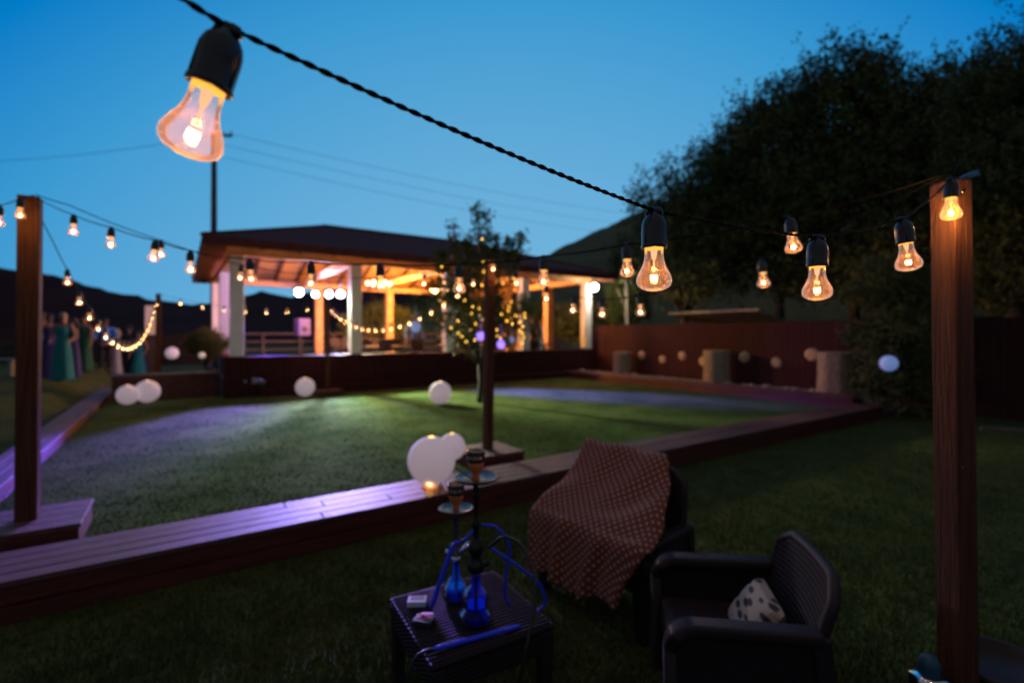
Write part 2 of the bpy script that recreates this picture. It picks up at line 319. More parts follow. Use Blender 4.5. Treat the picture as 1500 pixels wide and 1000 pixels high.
# ------------------------------------------------------------------ posts
def post(label, base, zb, ztop, size, rz, lean=(0,0), box=None):
    t = thing('wooden_post', label, 'wooden post', base, 0, 'posts carrying the light strings')
    mb = MB(); s = size/2; c, sn = math.cos(rz), math.sin(rz); n = 10
    rows = [[(x*c-y*sn+lean[0]*k/n, x*sn+y*c+lean[1]*k/n, zb+(ztop-zb)*k/n) for x, y in ((-s,-s),(s,-s),(s,s),(-s,s))] for k in range(n+1)]
    for a, b in zip(rows, rows[1:]):
        i = len(mb.v); mb.v += a+b
        for j in range(4): mb.f.append((i+j, i+(j+1)%4, i+4+(j+1)%4, i+4+j)); mb.m.append(0)
    mb.quad(rows[-1])
    me = mb.mesh('shaft', 'post_wood'); bm = bmesh.new(); bm.from_mesh(me); bmesh.ops.remove_doubles(bm, verts=bm.verts, dist=1e-5); bm.to_mesh(me); bm.free()
    o = link('shaft', me, t); b = o.modifiers.new('bevel', 'BEVEL'); b.width = .006; b.segments = 2; b.limit_method = 'ANGLE'
    if box:
        hs, z0, z1 = box; mb = MB()
        def rot(x, y, z): return (x*UX+y*VX, x*UY+y*VY, z)
        def rb(x0,x1,y0,y1,za,zc): mb.hexa([rot(x0,y0,za),rot(x1,y0,za),rot(x1,y1,za),rot(x0,y1,za),rot(x0,y0,zc),rot(x1,y0,zc),rot(x1,y1,zc),rot(x0,y1,zc)])
        for k in range(4): rb(-hs-.01, hs+.01, -hs+k*hs/2+.003, -hs+(k+1)*hs/2-.003, z1-.03, z1)
        part('base_top', mb, 'deck_wood', t, bevel=.004); mb = MB(); rb(-hs,hs,-hs,hs,z0,z1-.031); part('base_box', mb, 'red_wood', t, bevel=.005)
    return t
pR = P(1396, 262, 1.63); pL = P(41, 286, 3.37); pM = P(719, 379, 5.55)
post('tall brown post close on the right with a lit bulb at its top', (P(1406,900,1.68).x, 1.68, 0), 0, pR.z, .080, .22, lean=(-.05,-.02))
mb = MB(); mb.tube([(-.09,-.02,pR.z-.035),(-.05,-.045,pR.z-.01),(0,-.02,pR.z+.012),(.05,.0,pR.z+.03),(.075,.01,pR.z+.025)], [.006,.009,.012,.013,.006], 8)
mb.tube([(.05,0,pR.z+.03),(.08,.02,pR.z+.05),(.09,.03,pR.z+.02)], .003, 6)
_p = [o for o in bpy.data.objects if o.name == 'wooden_post'][0]; part('cable_clamp', mb, 'black_rubber', _p, True)
for k_ in range(2): mb = MB(); mb.lathe([(.0005,-.002),(.005,-.001),(.006,.002)], n=10); mb.v = [(x-.05, -z-.062, y+pR.z-.05-.9*k_) for x, y, z in mb.v]; part('screw', mb, 'steel', _p, True)
post('dark brown post at the left edge standing on a purple lit box', (P(36,700,3.40).x, 3.42, 0), .26, pL.z, .115, ANG, lean=(.02,0), box=(.31,.1,.27))
post('slim post in the middle on a low square box by the wooden border', (P(714,600,5.55).x, 5.6, 0), .24, pM.z, .095, ANG, lean=(.03,0), box=(.30,.1,.25))
post('slender post near the pavilion front under the stage lights', (*P(480,500,11.9).xy, 0), .1, 2.38, .085, ANG, box=(.3,.1,.22))
post('slender post at the far left corner of the lawn above two round lanterns', (*P(232,500,11.3).xy, 0), .1, 2.49, .10, ANG, box=(.22,.1,.2))
# ------------------------------------------------------------------ string lights
def sock_mesh():
    mb = MB()
    mb.lathe([(.0005,.001),(.007,.001),(.0095,-.003),(.0135,-.0065),(.017,-.0115),(.0192,-.019),(.0198,-.028),(.0198,-.052),(.0208,-.0535),(.0208,-.058),(.0185,-.0585),(.0168,-.054),(.0165,-.048),(.0005,-.0475)], n=28)
    for sgn in (-1, 1): mb.tube([(sgn*.011,0,-.004),(sgn*.008,0,.004),(sgn*.002,0,.0065)], [.0045,.0045,.003], 8)
    mb.tube([(-.012,0,.0),(0,0,.005),(.012,0,.0)], .004, 8)
    for k in range(3):
        a = k*2.094; mb.tube([(.0192*math.cos(a), .0192*math.sin(a), -.022),(.0196*math.cos(a), .0196*math.sin(a), -.052)], .0014, 5)
    return mb.mesh('socket', 'black_rubber', True)
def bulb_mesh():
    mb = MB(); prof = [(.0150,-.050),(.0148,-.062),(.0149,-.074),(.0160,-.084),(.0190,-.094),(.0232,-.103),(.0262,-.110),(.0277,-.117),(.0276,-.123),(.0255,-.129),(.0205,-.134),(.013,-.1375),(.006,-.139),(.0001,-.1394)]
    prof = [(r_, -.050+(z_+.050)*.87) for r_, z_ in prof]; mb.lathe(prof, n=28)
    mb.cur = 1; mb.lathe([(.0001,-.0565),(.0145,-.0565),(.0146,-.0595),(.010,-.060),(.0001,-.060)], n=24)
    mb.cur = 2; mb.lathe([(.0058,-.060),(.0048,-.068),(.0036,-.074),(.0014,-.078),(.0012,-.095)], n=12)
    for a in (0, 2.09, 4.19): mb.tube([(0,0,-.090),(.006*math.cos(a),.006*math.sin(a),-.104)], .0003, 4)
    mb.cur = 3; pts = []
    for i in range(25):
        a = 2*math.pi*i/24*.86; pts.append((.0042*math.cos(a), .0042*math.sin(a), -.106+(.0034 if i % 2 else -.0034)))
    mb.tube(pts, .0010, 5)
    return mb.mesh('bulb', ['bulb_glass', 'collar_painted_glow', 'stem_painted_glow', 'filament'], True)
SOCK, BULB = sock_mesh(), bulb_mesh()
def light_string(label, pts, bulbs, r=.0035, twist=False, sag=.02, power=.5, lights=True, near=None, group='bulb strings hung between the posts'):
    """pts: world attach points along the cable; bulbs: {index: (dx, dy) tilt}"""
    base = Vector(pts[0]); t = thing('light_string', label, 'string lights', base, 0, group)
    path = []
    for a, b in zip(pts, pts[1:]):
        a, b = Vector(a), Vector(b); l = (b-a).length; n = max(3, int(l/(.004 if twist else .06)))
        for k in range(n): s = k/n; path.append(a.lerp(b, s)-Vector((0,0,4*s*(1-s)*sag*l))-base)
    path.append(Vector(pts[-1])-base)
    mb = MB()
    if twist:
        for ph in (0, math.pi):
            q = []; L_ = 0
            for i, p in enumerate(path):
                if i: L_ += (p-path[i-1]).length
                tt = (path[min(i+1,len(path)-1)]-path[max(i-1,0)]).normalized(); s1 = tt.cross(Vector((0,0,1))).normalized(); s2 = s1.cross(tt)
                a = ph+2*math.pi*L_/.034; q.append(p+(s1*math.cos(a)+s2*math.sin(a))*.0017)
            mb.tube(q, .0018, 6)
    else: mb.tube(path, r, 6)
    part('cable', mb, 'cable', t, True)
    for i, (tx, ty) in bulbs.items():
        p = Vector(pts[i])-base; o = link('lamp_socket', SOCK, t, p-Vector((0,0,.004)))
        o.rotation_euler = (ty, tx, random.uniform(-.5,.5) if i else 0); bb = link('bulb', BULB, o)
        if lights: light('bulb_light', 'POINT', (0,0,-.106), (1,.48,.11), (near or {}).get(i, power), o, shadow_soft_size=.006)
    return t
A = [P(180,-60,.42), P(334,40,.475), P(958,308,.80), P(1197,347,1.02), P(1322,320,1.22), P(1393,262,1.575), P(1404,242,1.63)]
light_string('nearest string of twisted black cable with five big clear bulbs', A, {1: (.33,.0), 2: (0,0), 3: (0,0), 4: (-.14,0), 5: (0,0)}, twist=True, sag=.012, power=.7, near={5: 5})
def on_line(a, b, px):
    ra = (px-HX)/F; t = (a.x-ra*a.y)/((a.x-b.x)-ra*(a.y-b.y)); return a.lerp(b, t).y
tl, tm, tr = P(48,286,3.37), P(719,381,5.5), P(1398,250,1.62)
bp = [(108,315),(163,333),(228,352),(279,367),(365,379),(456,384),(557,386),(672,387),(797,375),(918,358),(1157,318)]
B = [tl]+[P(x, y, on_line(tl, tr, x)) for x, y in bp]+[tr]
light_string('long bulb string running from the left edge post to the near right post', B, {i: (random.uniform(-.08,.12), random.uniform(-.1,.1)) for i in range(1, 12)}, power=1.2)
cp = [(100,300,0),(236,352,1),(354,388,1),(461,403,1),(553,407,0),(622,400,1),(672,392,0)]
C = [tl+Vector((0,.02,.01))]+[P(x, y, on_line(tl, tm, x)) for x, y, _ in cp]+[tm+Vector((.03,-.06,0))]
light_string('bulb string from the left edge post to the slim middle post', C, {**{i+1: (random.uniform(-.15,.15), random.uniform(-.15,.15)) for i, c in enumerate(cp) if c[2]}, len(cp)+1: (0,0)}, power=1.2, near={len(cp)+1: 3})
dp = [(755,399,1),(800,419,1),(841,434,1),(881,438,1),(937,432,1),(1014,412,0),(1116,380,1),(1240,325,0)]
D = [tm+Vector((.05,0,0))]+[P(x, y, on_line(tm, tr, x)) for x, y, _ in dp]+[tr+Vector((0,.02,0))]
light_string('bulb string from the slim middle post to the near right post', D, {i+1: (random.uniform(-.12,.12), random.uniform(-.1,.1)) for i, c in enumerate(dp) if c[2]}, power=1.2)
def catenary(a, b, n, sag): return [a.lerp(b, k/n)-Vector((0,0,4*(k/n)*(1-k/n)*sag)) for k in range(n+1)]
t5, t4 = P(232,430,11.3), P(480,444,11.9)
E = catenary(P(52,300,3.39), t5, 21, 1.02)
light_string('deeply sagging string of bulbs from the left edge post to the far corner post', E, {i: (0,0) for i in range(2, 22)}, power=1)
light_string('string of small bulbs between the two slender posts in front of the pavilion', catenary(t5, t4, 8, .22), {i: (0,0) for i in range(1, 8)}, power=2)
light_string('drooping string of bulbs from the pavilion front post to the slim middle post', catenary(t4, tm, 19, .62), {i: (0,0) for i in range(1, 19)}, power=2)
e0 = P(-260, 262, 2.3)
Hs = [e0, P(0,301,3.05), P(30,291,3.25), tl]
light_string('short stretch of bulb string leaving the left edge post toward the left', Hs, {1: (.15,0), 2: (.05,0)}, power=1.2, near={2: 2.2})
# ------------------------------------------------------------------ pavilion
PO = UV(0,12.9); pav = thing('pavilion', 'open wooden party pavilion with white columns and a dark hipped roof', 'pavilion', PO, ANG)
u0, u1, v0, v1, ze, zr, ur0, ur1 = .40, 12.65, -.80, 8.5, 3.50, 4.95, 3.9, 9.2; vr = (v0+v1)/2
def roofz(u, v): return ze+(zr-ze)*min((v-v0)/(vr-v0), (v1-v)/(v1-vr), (u-u0)/(ur0-u0), (u1-u)/(u1-ur1), 1)
def hip(mb, dz):
    c = [(u0,v0,ze+dz),(u1,v0,ze+dz),(u1,v1,ze+dz),(u0,v1,ze+dz)]; a, b = (ur0,vr,zr+dz), (ur1,vr,zr+dz)
    return [[c[0],c[1],b,a],[c[1],c[2],b],[c[2],c[3],a,b],[c[3],c[0],a]]
mb = MB()
for q in hip(mb, .14): mb.quad(q)
for q, s in zip(hip(mb, 0), range(4)): pass
c = [(u0,v0),(u1,v0),(u1,v1),(u0,v1)]
for k in range(4):
    a, b = c[k], c[(k+1)%4]; mb.quad([(*a,ze-.06),(*b,ze-.06),(*b,ze+.14),(*a,ze+.14)])
rf = part('roof', mb, 'roof_tile', pav)
mb = MB(); mb.tube([(ur0,vr,zr+.15),(ur1,vr,zr+.15)], .06, 8)
for cu, cv, e in ((u0,v0,ur0),(u0,v1,ur0),(u1,v0,ur1),(u1,v1,ur1)): mb.tube([(cu,cv,ze+.14),(e,vr,zr+.14)], .05, 8)
part('ridge_cap', mb, 'roof_tile', rf, True)
mb = MB()
for q in hip(mb, .03): mb.quad(q[::-1])
part('ceiling', mb, 'ceiling_wood', pav)
mb = MB(); u = u0+.35
while u < u1:
    for side in (0, 1):
        va = v0+.03 if not side else v1-.03; k = 0
        lim = vr
        if u < ur0: lim = v0+(vr-v0)*(u-u0)/(ur0-u0)
        if u > ur1: lim = v0+(vr-v0)*(u1-u)/(u1-ur1)
        if side: lim = v1-(lim-v0)
        mb.beam((u, va, roofz(u, va)-.03), (u, lim, roofz(u, lim)-.03), .08, .12)
    u += .78
v = v0+.5
while v < v1-.2:
    f = min((v-v0)/(vr-v0), (v1-v)/(v1-vr)); mb.beam((u0+.03,v,ze-.02), (u0+(ur0-u0)*f, v, ze+(zr-ze)*f-.04), .08, .12); mb.beam((u1-.03,v,ze-.02), (u1-(u1-ur1)*f, v, ze+(zr-ze)*f-.04), .08, .12); v += .78
part('rafters', mb, 'rafter_wood', pav)
mb = MB(); zb = 3.38
mb.box(.9,12.2,.06,.22,zb,zb+.2); mb.box(.9,12.2,7.55,7.7,zb,zb+.2); mb.box(1.0,1.2,.23,7.54,zb,zb+.2); mb.box(11.95,12.15,.23,7.54,zb,zb+.2)
for u in (3.84, 6.57, 9.3): mb.box(u-.08,u+.08,.23,7.54,zb+.01,zb+.19)
part('tie_beam', mb, 'ceiling_wood', pav, bevel=.01)
cols = [(1.11,.14),(3.84,.14),(6.57,.14),(9.3,.14),(12.03,.14),(1.11,3.8),(12.03,2.3),(12.03,5.2),(1.11,7.6),(4.6,7.6),(7.5,7.6),(10.2,7.6),(12.03,7.6)]
for cu, cv in cols:
    mb = MB(); s = .14; mb.box(cu-s,cu+s,cv-s,cv+s,1.045 if cv < .2 else .45,zb-.003); part('column', mb, 'white_paint' if (cv < 2 or cu < 1.2) else 'ceiling_wood', pav, bevel=.012, label=None)
mb = MB(); mb.box(.85,12.25,0,.28,.002,1.0); mb.box(.8,12.3,-.03,.31,1.002,1.043)
for k in range(76): mb.box(.86+k*.15,.86+k*.15+.14,-.02,-.001,.12,.99)
part('front_parapet', mb, 'fence_wood', pav, bevel=.004)
mb = MB(); mb.box(.97,1.25,.32,7.7,.46,1.02); part('side_parapet', mb, 'fence_wood', pav); mb = MB(); mb.box(11.9,12.17,.32,7.7,.46,1.02); part('side_parapet', mb, 'fence_wood', pav)
mb = MB(); mb.box(.9,12.2,.285,7.95,.003,.45); part('floor', mb, 'dark_wood', pav)
mb = MB()
for z in (.95,1.25,1.55): mb.box(1.2,12,7.86,7.92,z,z+.07)
for k in range(9): mb.box(1.3+k*1.3,1.38+k*1.3,7.78,7.85,.452,1.62)
part('back_railing', mb, 'dark_wood', pav)
mb = MB(); mb.box(1.6,12.4,-.24,-.04,.102,.30); part('front_step', mb, 'fence_wood', pav, bevel=.01)
# low terrace wall to the left of the pavilion
tw = thing('terrace_wall', 'low brown brick terrace wall left of the pavilion behind the round lanterns', 'wall', UV(-1.2,13.6), ANG)
mb = MB(); mb.box(0,2.0,0,.25,0,.62)
for r_ in range(4):
    for k in range(8): mb.box(k*.25+.006+(r_%2)*.0,k*.25+.244,-.012,-.001,.11+r_*.125,.11+r_*.125+.115)
part('brickwork', mb, 'brick_red', tw); mb = MB(); mb.box(-.03,2.0,-.05,.29,.622,.68); part('coping', mb, 'concrete', tw, bevel=.01)
# chandeliers
def chandelier(p, label, r=.36):
    t = thing('chandelier', label, 'chandelier', p, 0, 'ring chandeliers in the pavilion')
    mb = MB(); mb.tube([(0,0,0),(0,0,.95)], .012, 6); part('rod', mb, 'black_metal', t)
    mb = MB(); pts = [(r*math.cos(a*math.pi/12), r*math.sin(a*math.pi/12), 0) for a in range(25)]; mb.tube(pts, .016, 6)
    for k in range(3): a = k*math.pi/3; mb.tube([(-r*math.cos(a),-r*math.sin(a),0),(0,0,.12),(r*math.cos(a),r*math.sin(a),0)], .01, 5)
    part('ring', mb, 'black_metal', t)
    for k in range(6):
        a = k*math.pi/3+.3; mb = MB(); mb.ball((0,0,0), .05, 12, 8, sz=1.25); part('bulb', mb, 'chandelier_bulb', t, True, loc=(r*math.cos(a), r*math.sin(a), -.05))
    light('chandelier_light', 'POINT', (0,0,-.25), (1,.43,.07), 1000, t, shadow_soft_size=.2)
chandelier(P(555,413,16.6), 'ring chandelier glowing orange in the middle of the pavilion')
chandelier(P(645,424,19.2), 'ring chandelier glowing orange behind the fairy lit tree', .33)
light('pavilion_lamp', 'POINT', UV(3.2,15.6,2.9), (1,.62,.50), 110, shadow_soft_size=.25)
light('pavilion_lamp', 'POINT', UV(10.6,16.5,3.0), (1,.5,.2), 90, shadow_soft_size=.25)
# stage lights
for px, py, d, r_, lab in ((438,428,14.6,.12,'white stage spotlight farthest left under the pavilion roof'), (462,431,14.9,.09,'small white stage spotlight second from the left under the pavilion roof'), (482,431,15.0,.105,'white stage spotlight third from the left under the pavilion roof'), (499,431,15.2,.11,'white stage spotlight nearest the second white column')):
    p = P(px, py, d); t = thing('stage_light', lab, 'spotlight', p, 0, 'stage lights in the pavilion')
    t.rotation_euler = (0,0,math.atan2(-p.y,-p.x)-math.pi/2+math.pi)
    def fwd(mb): mb.v = [(x, -z, y) for x, y, z in mb.v]; return mb
    mb = MB(); mb.lathe([(.0005,-.28),(r_*.6,-.27),(r_*.8,-.2),(r_*1.05,-.02),(r_*1.05,.02),(r_*.95,.02),(r_*.95,0)], n=20); part('housing', fwd(mb), 'black_metal', t, True)
    mb = MB(); mb.lathe([(.0002,.012),(r_*.6,.010),(r_*.94,0)], n=20); part('lens', fwd(mb), 'spot_lens', t, True)
    mb = MB(); mb.tube([(-r_*1.15,.1,0),(-r_*1.15,.1,r_*1.3),(r_*1.15,.1,r_*1.3),(r_*1.15,.1,0)], .012, 5); mb.tube([(0,.1,r_*1.3),(0,.1,.75)], .012, 5); part('yoke', mb, 'black_metal', t)
SP = P(470,431,14.2)
def spot(name, src, dst, col, pw, ang, blend=.6, rad=.30):
    o = light(name, 'SPOT', src, col, pw, spot_size=math.radians(ang), spot_blend=blend, shadow_soft_size=rad); aim(o, src, dst)
s1, s2, s3 = P(438,428,14.3), P(482,431,14.7), P(499,431,14.9)
spot('stage_beam', s1, P(300,618,8.1), (.18,.10,1), 34000, 23, 1)
spot('stage_beam', s2, P(640,588,10.4), (.82,.90,.60), 11000, 46, 1)
spot('stage_beam', s3, P(820,577,12.0), (.14,.12,1), 40000, 20, 1)
spot('stage_beam', s3, P(480,605,9.0), (.50,.50,1), 24000, 32, 1)
spot('stage_beam', s2, P(475,755,3.55), (.18,.05,1), 10500, 11, 1)
spot('stage_beam', s1, P(60,745,3.6), (.22,.06,1), 5000, 9, 1)
spot('stage_beam', s3, P(1130,560,10.5), (.40,.10,1), 450, 22, 1)
light('stage_wash', 'POINT', P(468,420,15.2), (.45,.32,1), 480, shadow_soft_size=.15)
# wall lamp on the corner column
p = P(867,421,V_at(867,12.70)); t = thing('wall_lamp', 'bright white lamp on the far right white column', 'lamp', p, ANG)
mb = MB(); mb.ball((0,-.12,0), .13, 14, 10); part('globe', mb, 'wall_lamp', t, True)
mb = MB(); mb.tube([(0,.26,.1),(0,.05,.14),(0,-.12,.14)], .02, 6); part('bracket', mb, 'black_metal', t)
light('lamp_light', 'POINT', (0,-.4,-.05), (1,.9,.7), 60, t, shadow_soft_size=.1)
# loudspeaker
p = UV(3.5,18.0,.45); t = thing('loudspeaker', 'purple lit loudspeaker on a stand at the back of the pavilion', 'loudspeaker', p, ANG+.3)
mb = MB(); mb.box(-.22,.22,-.18,.18,1.05,1.65); part('cabinet', mb, 'purple_lit_cabinet', t, bevel=.05)
mb = MB(); mb.lathe([(.15,0),(.13,.02),(.03,.05),(.0005,.05)], n=16); mb.v = [(x, -.185-z+.03, 1.3+y) for x, y, z in mb.v]; part('cone', mb, 'speaker', t, True)
mb = MB(); mb.tube([(0,0,.003),(0,0,1.05)], .03, 8)
for k in range(3): a = k*2.09; mb.tube([(0,0,.5),(.4*math.cos(a),.4*math.sin(a),.02)], .015, 6)
part('stand', mb, 'black_metal', t)
# pavilion furniture
def dining_table(u, v, label):
    t = thing('dining_table', label, 'table', UV(u, v, .45), ANG, 'dining tables in the pavilion')
    mb = MB(); mb.box(-.9,.9,-.4,.4,.71,.75); part('table_top', mb, 'dark_wood', t, bevel=.01)
    for x in (-.8,.8):
        for y in (-.32,.32): mb = MB(); mb.box(x-.04,x+.04,y-.04,y+.04,.002,.708); part('leg', mb, 'dark_wood', t)
def dining_chair(u, v, rz, label, m='dark_wood'):
    t = thing('dining_chair', label, 'chair', UV(u, v, .45), ANG+rz, 'dining chairs in the pavilion')
    mb = MB(); mb.box(-.21,.21,-.21,.21,.43,.47); part('seat', mb, m, t, bevel=.01)
    mb = MB(); mb.box(-.2,.2,.19,.22,.60,.98); part('backrest', mb, m, t, bevel=.02)
    for x in (-.18,.18):
        for y in (-.18,.2): mb = MB(); mb.box(x-.02,x+.02,y-.02,y+.02,.002,.428 if y < 0 else .60); part('leg', mb, m, t)
for u, v, lab, s in ((5.4,14.6,'dark dining table behind the second white column','second white column'), (8.0,14.6,'dark dining table behind the fairy lit tree','fairy lit tree'), (10.8,14.6,'dark dining table beside the far right white column','far right white column'), (5.4,18.4,'dark dining table at the back of the pavilion near the chandelier','back of the pavilion')):
    dining_table(u, v, lab)
    for dx in (-.5,.5):
        dining_chair(u+dx, v-.65, math.pi, 'dark chair, lawn side '+('left' if dx < 0 else 'right')+' of table at '+s)
        dining_chair(u+dx, v+.65, 0, 'dark chair, rear side '+('left' if dx < 0 else 'right')+' of table at '+s)
# ------------------------------------------------------------------ paper lanterns
def lantern(label, c, r, m='paper', base=False, group='round white paper lanterns'):
    zb = c.z-r; t = thing('paper_lantern', label, 'lantern', (c.x, c.y, zb-(.02 if base else 0)), 0, group)
    mb = MB(); k = 16; prof = []
    for i in range(k+1):
        a = math.pi*(.03+.92*i/k); prof.append((r*math.sin(a), r*math.cos(a)))
    prof = [(prof[0][0]*.8, prof[0][1]-.01)]+prof
    if base: prof = prof[:-2]+[(r*.34,-r*.97),(r*.33,-r*1.0)]
    mb.lathe(prof, (0,0,r+(.02 if base else 0)), 32, wob=lambda a, k: 1-.05*abs(math.sin(a*5))**8); part('shade', mb, m, t, True)
    mb = MB(); mb.tube([(r*.10*math.cos(a*.5236), r*.10*math.sin(a*.5236), 2*r+(.018 if base else -.002)) for a in range(13)], .004, 6); part('rim', mb, 'candle_and_rim_glow' if r > .1 and m == 'paper' else 'brass', t, True)  # paper lantern rim emits to paint the warm sparkle at the top
    if base:
        mb = MB(); s = r*.36; mb.box(-s,s,-s,s,0,.022); part('base', mb, 'cut_wood', t, bevel=.003)
        mb = MB(); mb.ball((-.02,-.04,.034), .012, 8, 6); mb.ball((.05,-.03,.034), .009, 8, 6); part('candle_light', mb, 'candle_and_rim_glow', t, True)
        light('lantern_light', 'POINT', (.0,-.11,.04), (1,.5,.15), .35, t, shadow_soft_size=.02)
    light('lantern_light', 'POINT', (0,0,r), (1,.75,.6), .5 if r > .15 else .05, t, shadow_soft_size=.03)
    return t
c1 = P(632,676,4.26); lantern('large white lantern glowing on the wooden border in front of its smaller twin', Vector((c1.x, c1.y, .237+.02+.205)), .205, base=True)
lantern('white lantern half hidden behind the large lantern on the border', P(662,654,5.3), .145)
def on_lawn(px, py, r, z=.1):
    d = (CAMZ-z-r)*F/(py-HY); return Vector(((px-HX)/F*d, d, z+r))
lantern('white lantern on the lawn between the slim middle post and the pavilion', on_lawn(645,575,.235), .235)
lantern('white lantern on the lawn beside the slender post at the pavilion front', on_lawn(447,566.5,.22), .22)
lantern('smaller of two white lanterns side by side at the far left of the lawn', on_lawn(187,578,.20), .20)
lantern('larger of two white lanterns side by side at the far left of the lawn', on_lawn(216,573,.235), .235)
lantern('white lantern on the terrace left of the dark bush and pavilion', on_lawn(252,517,.21,.69), .21)
lantern('small bluish lantern glowing in front of the dark shrub on the right', P(1302,532,8.8), .14, 'paper_blue', group=None)
lantern('tiny lantern in front of the round bush left of the pavilion', P(296,520,11.6), .07, 'paper_small', group=None)
# ------------------------------------------------------------------ fence, logs
def fence(label, u, va, vb, ztop):
    t = thing('wooden_fence', label, 'fence', UV(u, va), ANG+math.pi/2)
    L_ = vb-va; mb = MB(); x = 0
    while x < L_-.05:
        wd = random.uniform(.13,.15); mb.box(x+.004, x+wd-.004, random.uniform(0,.006), .03, .05, ztop+random.uniform(-.015,.015)); x += wd
    part('fence_boards', mb, 'fence_wood', t)
    mb = MB()
    for z in (.4, ztop-.3): mb.box(0, L_, -.05, -.012, z, z+.08)
    part('rail', mb, 'fence_wood', t)
    k = 0
    while k < L_: mb = MB(); mb.box(k, k+.09, -.15, -.055, 0, ztop+.03); part('fence_post', mb, 'dark_wood', t, bevel=.006); k += 2.4
fence('tall dark red board fence behind the logs and running on past the right post', 12.2, -3.0, 13.2, 1.87)
for px, hh, dia, lab in ((911,.72,.56,'smallest log stump standing nearest the pavilion by the fence'), (1049,.86,.66,'dark log stump standing in the middle of the fence row'), (1226,.90,.70,'big pale log stump at the near end of the fence row')):
    d = U_at(px, 11.72); p = P(px, 0, d); t = thing('log_stump', lab, 'log', (p.x, p.y, .27), random.random(), 'upright logs by the fence')
    mb = MB(); R = dia/2; ph = random.random()*6
    mb.lathe([(R*1.06,0),(R*1.02,.1),(R*.98,hh*.5),(R,hh*.97),(R*.97,hh)], n=36, wob=lambda a, k: 1+.05*math.sin(a*3+ph)+.025*math.sin(a*8)+.015*math.sin(a*17+k)); part('bark', mb, 'log_bark', t, True)
    mb = MB(); mb.lathe([(R*.97,hh-.002),(R*.7,hh+.004),(.0005,hh+.006)], n=36, wob=lambda a, k: 1+.05*math.sin(a*3+ph)+.02*math.sin(a*8)); part('cut_face', mb, 'cut_wood', t, True)
for px, py, rr, lab in ((940,520,.125,'just right of the smallest log'), (970,526,.12,'second along the fence from the smallest log'), (999,521,.125,'third along the fence from the smallest log'), (1029,529,.12,'just left of the dark middle log'), (1090,523,.14,'just right of the dark middle log'), (1137,531,.125,'midway between the dark middle log and the big pale log'), (1189,519,.15,'just left of the big pale log')):
    d = U_at(px, 12.16); p = P(px, py, d); mb = MB(); mb.lathe([(.0005,0),(rr*.5,.004),(rr,0),(rr*1.03,-.02),(rr,-.045),(.0005,-.045)], n=22, wob=lambda a, k: 1+.04*math.sin(2*a+px))
    mb.v = [(-z, x, y) for x, y, z in mb.v]
    o = part('wood_slice', mb, 'cut_wood', smooth=True, loc=p); o.rotation_euler = (0,0,ANG); tag(o, 'wood slice on the fence '+lab, 'wood slice', 'round wood slices on the fence')
# pale edging strip at right
mb = MB(); a, b = P(1436,626,8.0), P(1560,634,7.6); mb.beam((a.x,a.y,.03),(b.x,b.y,.03),.08,.06); tag(part('edging_strip', mb, 'concrete', bevel=.01), 'pale edging strip in the grass beyond the near right post', 'edging')
# shed behind fence
sp_ = U_at(1045, 14.2); q = P(1045,0,sp_); t = thing('garden_shed', 'low shed roof with a pale edge just showing over the red fence', 'shed', (q.x,q.y,0), ANG+math.pi/2)
mb = MB(); mb.box(-1.4,1.4,-1.2,0,0,1.9); part('wall', mb, 'dark_wood', t); mb = MB(); mb.hexa([(-1.6,.2,1.92),(1.6,.2,1.92),(1.6,-1.4,2.25),(-1.6,-1.4,2.25),(-1.6,.2,1.98),(1.6,.2,1.98),(1.6,-1.4,2.31),(-1.6,-1.4,2.31)]); mb.v = [(x, -y-1.2, z) for x, y, z in mb.v]; part('roof', mb, 'stone', t)
# ------------------------------------------------------------------ trees
def leaf_mesh(name, pts, nrm_spread, size, m, aspect=.5):
    n = len(pts); pts = np.asarray(pts); a = rng.normal(size=(n,3)); a /= np.linalg.norm(a, axis=1)[:,None]; b = rng.normal(size=(n,3)); b -= (a*b).sum(1)[:,None]*a; b /= np.linalg.norm(b, axis=1)[:,None]
    s = size*rng.uniform(.6, 1.3, n)[:,None]; c = np.cross(a, b)*.18
    v = np.stack([pts, pts+a*s*.5+b*s*aspect*.5+c*s, pts+a*s, pts+a*s*.5-b*s*aspect*.5+c*s], 1)
    me = bpy.data.meshes.new(name); me.vertices.add(n*4); me.vertices.foreach_set('co', v.ravel()); me.loops.add(n*4); me.loops.foreach_set('vertex_index', np.arange(n*4, dtype=np.int32))
    me.polygons.add(n); me.polygons.foreach_set('loop_start', np.arange(0, n*4, 4, dtype=np.int32)); me.polygons.foreach_set('loop_total', np.full(n, 4, dtype=np.int32))
    me.materials.append(M[m]); me.update(calc_edges=True); me.validate(); return me
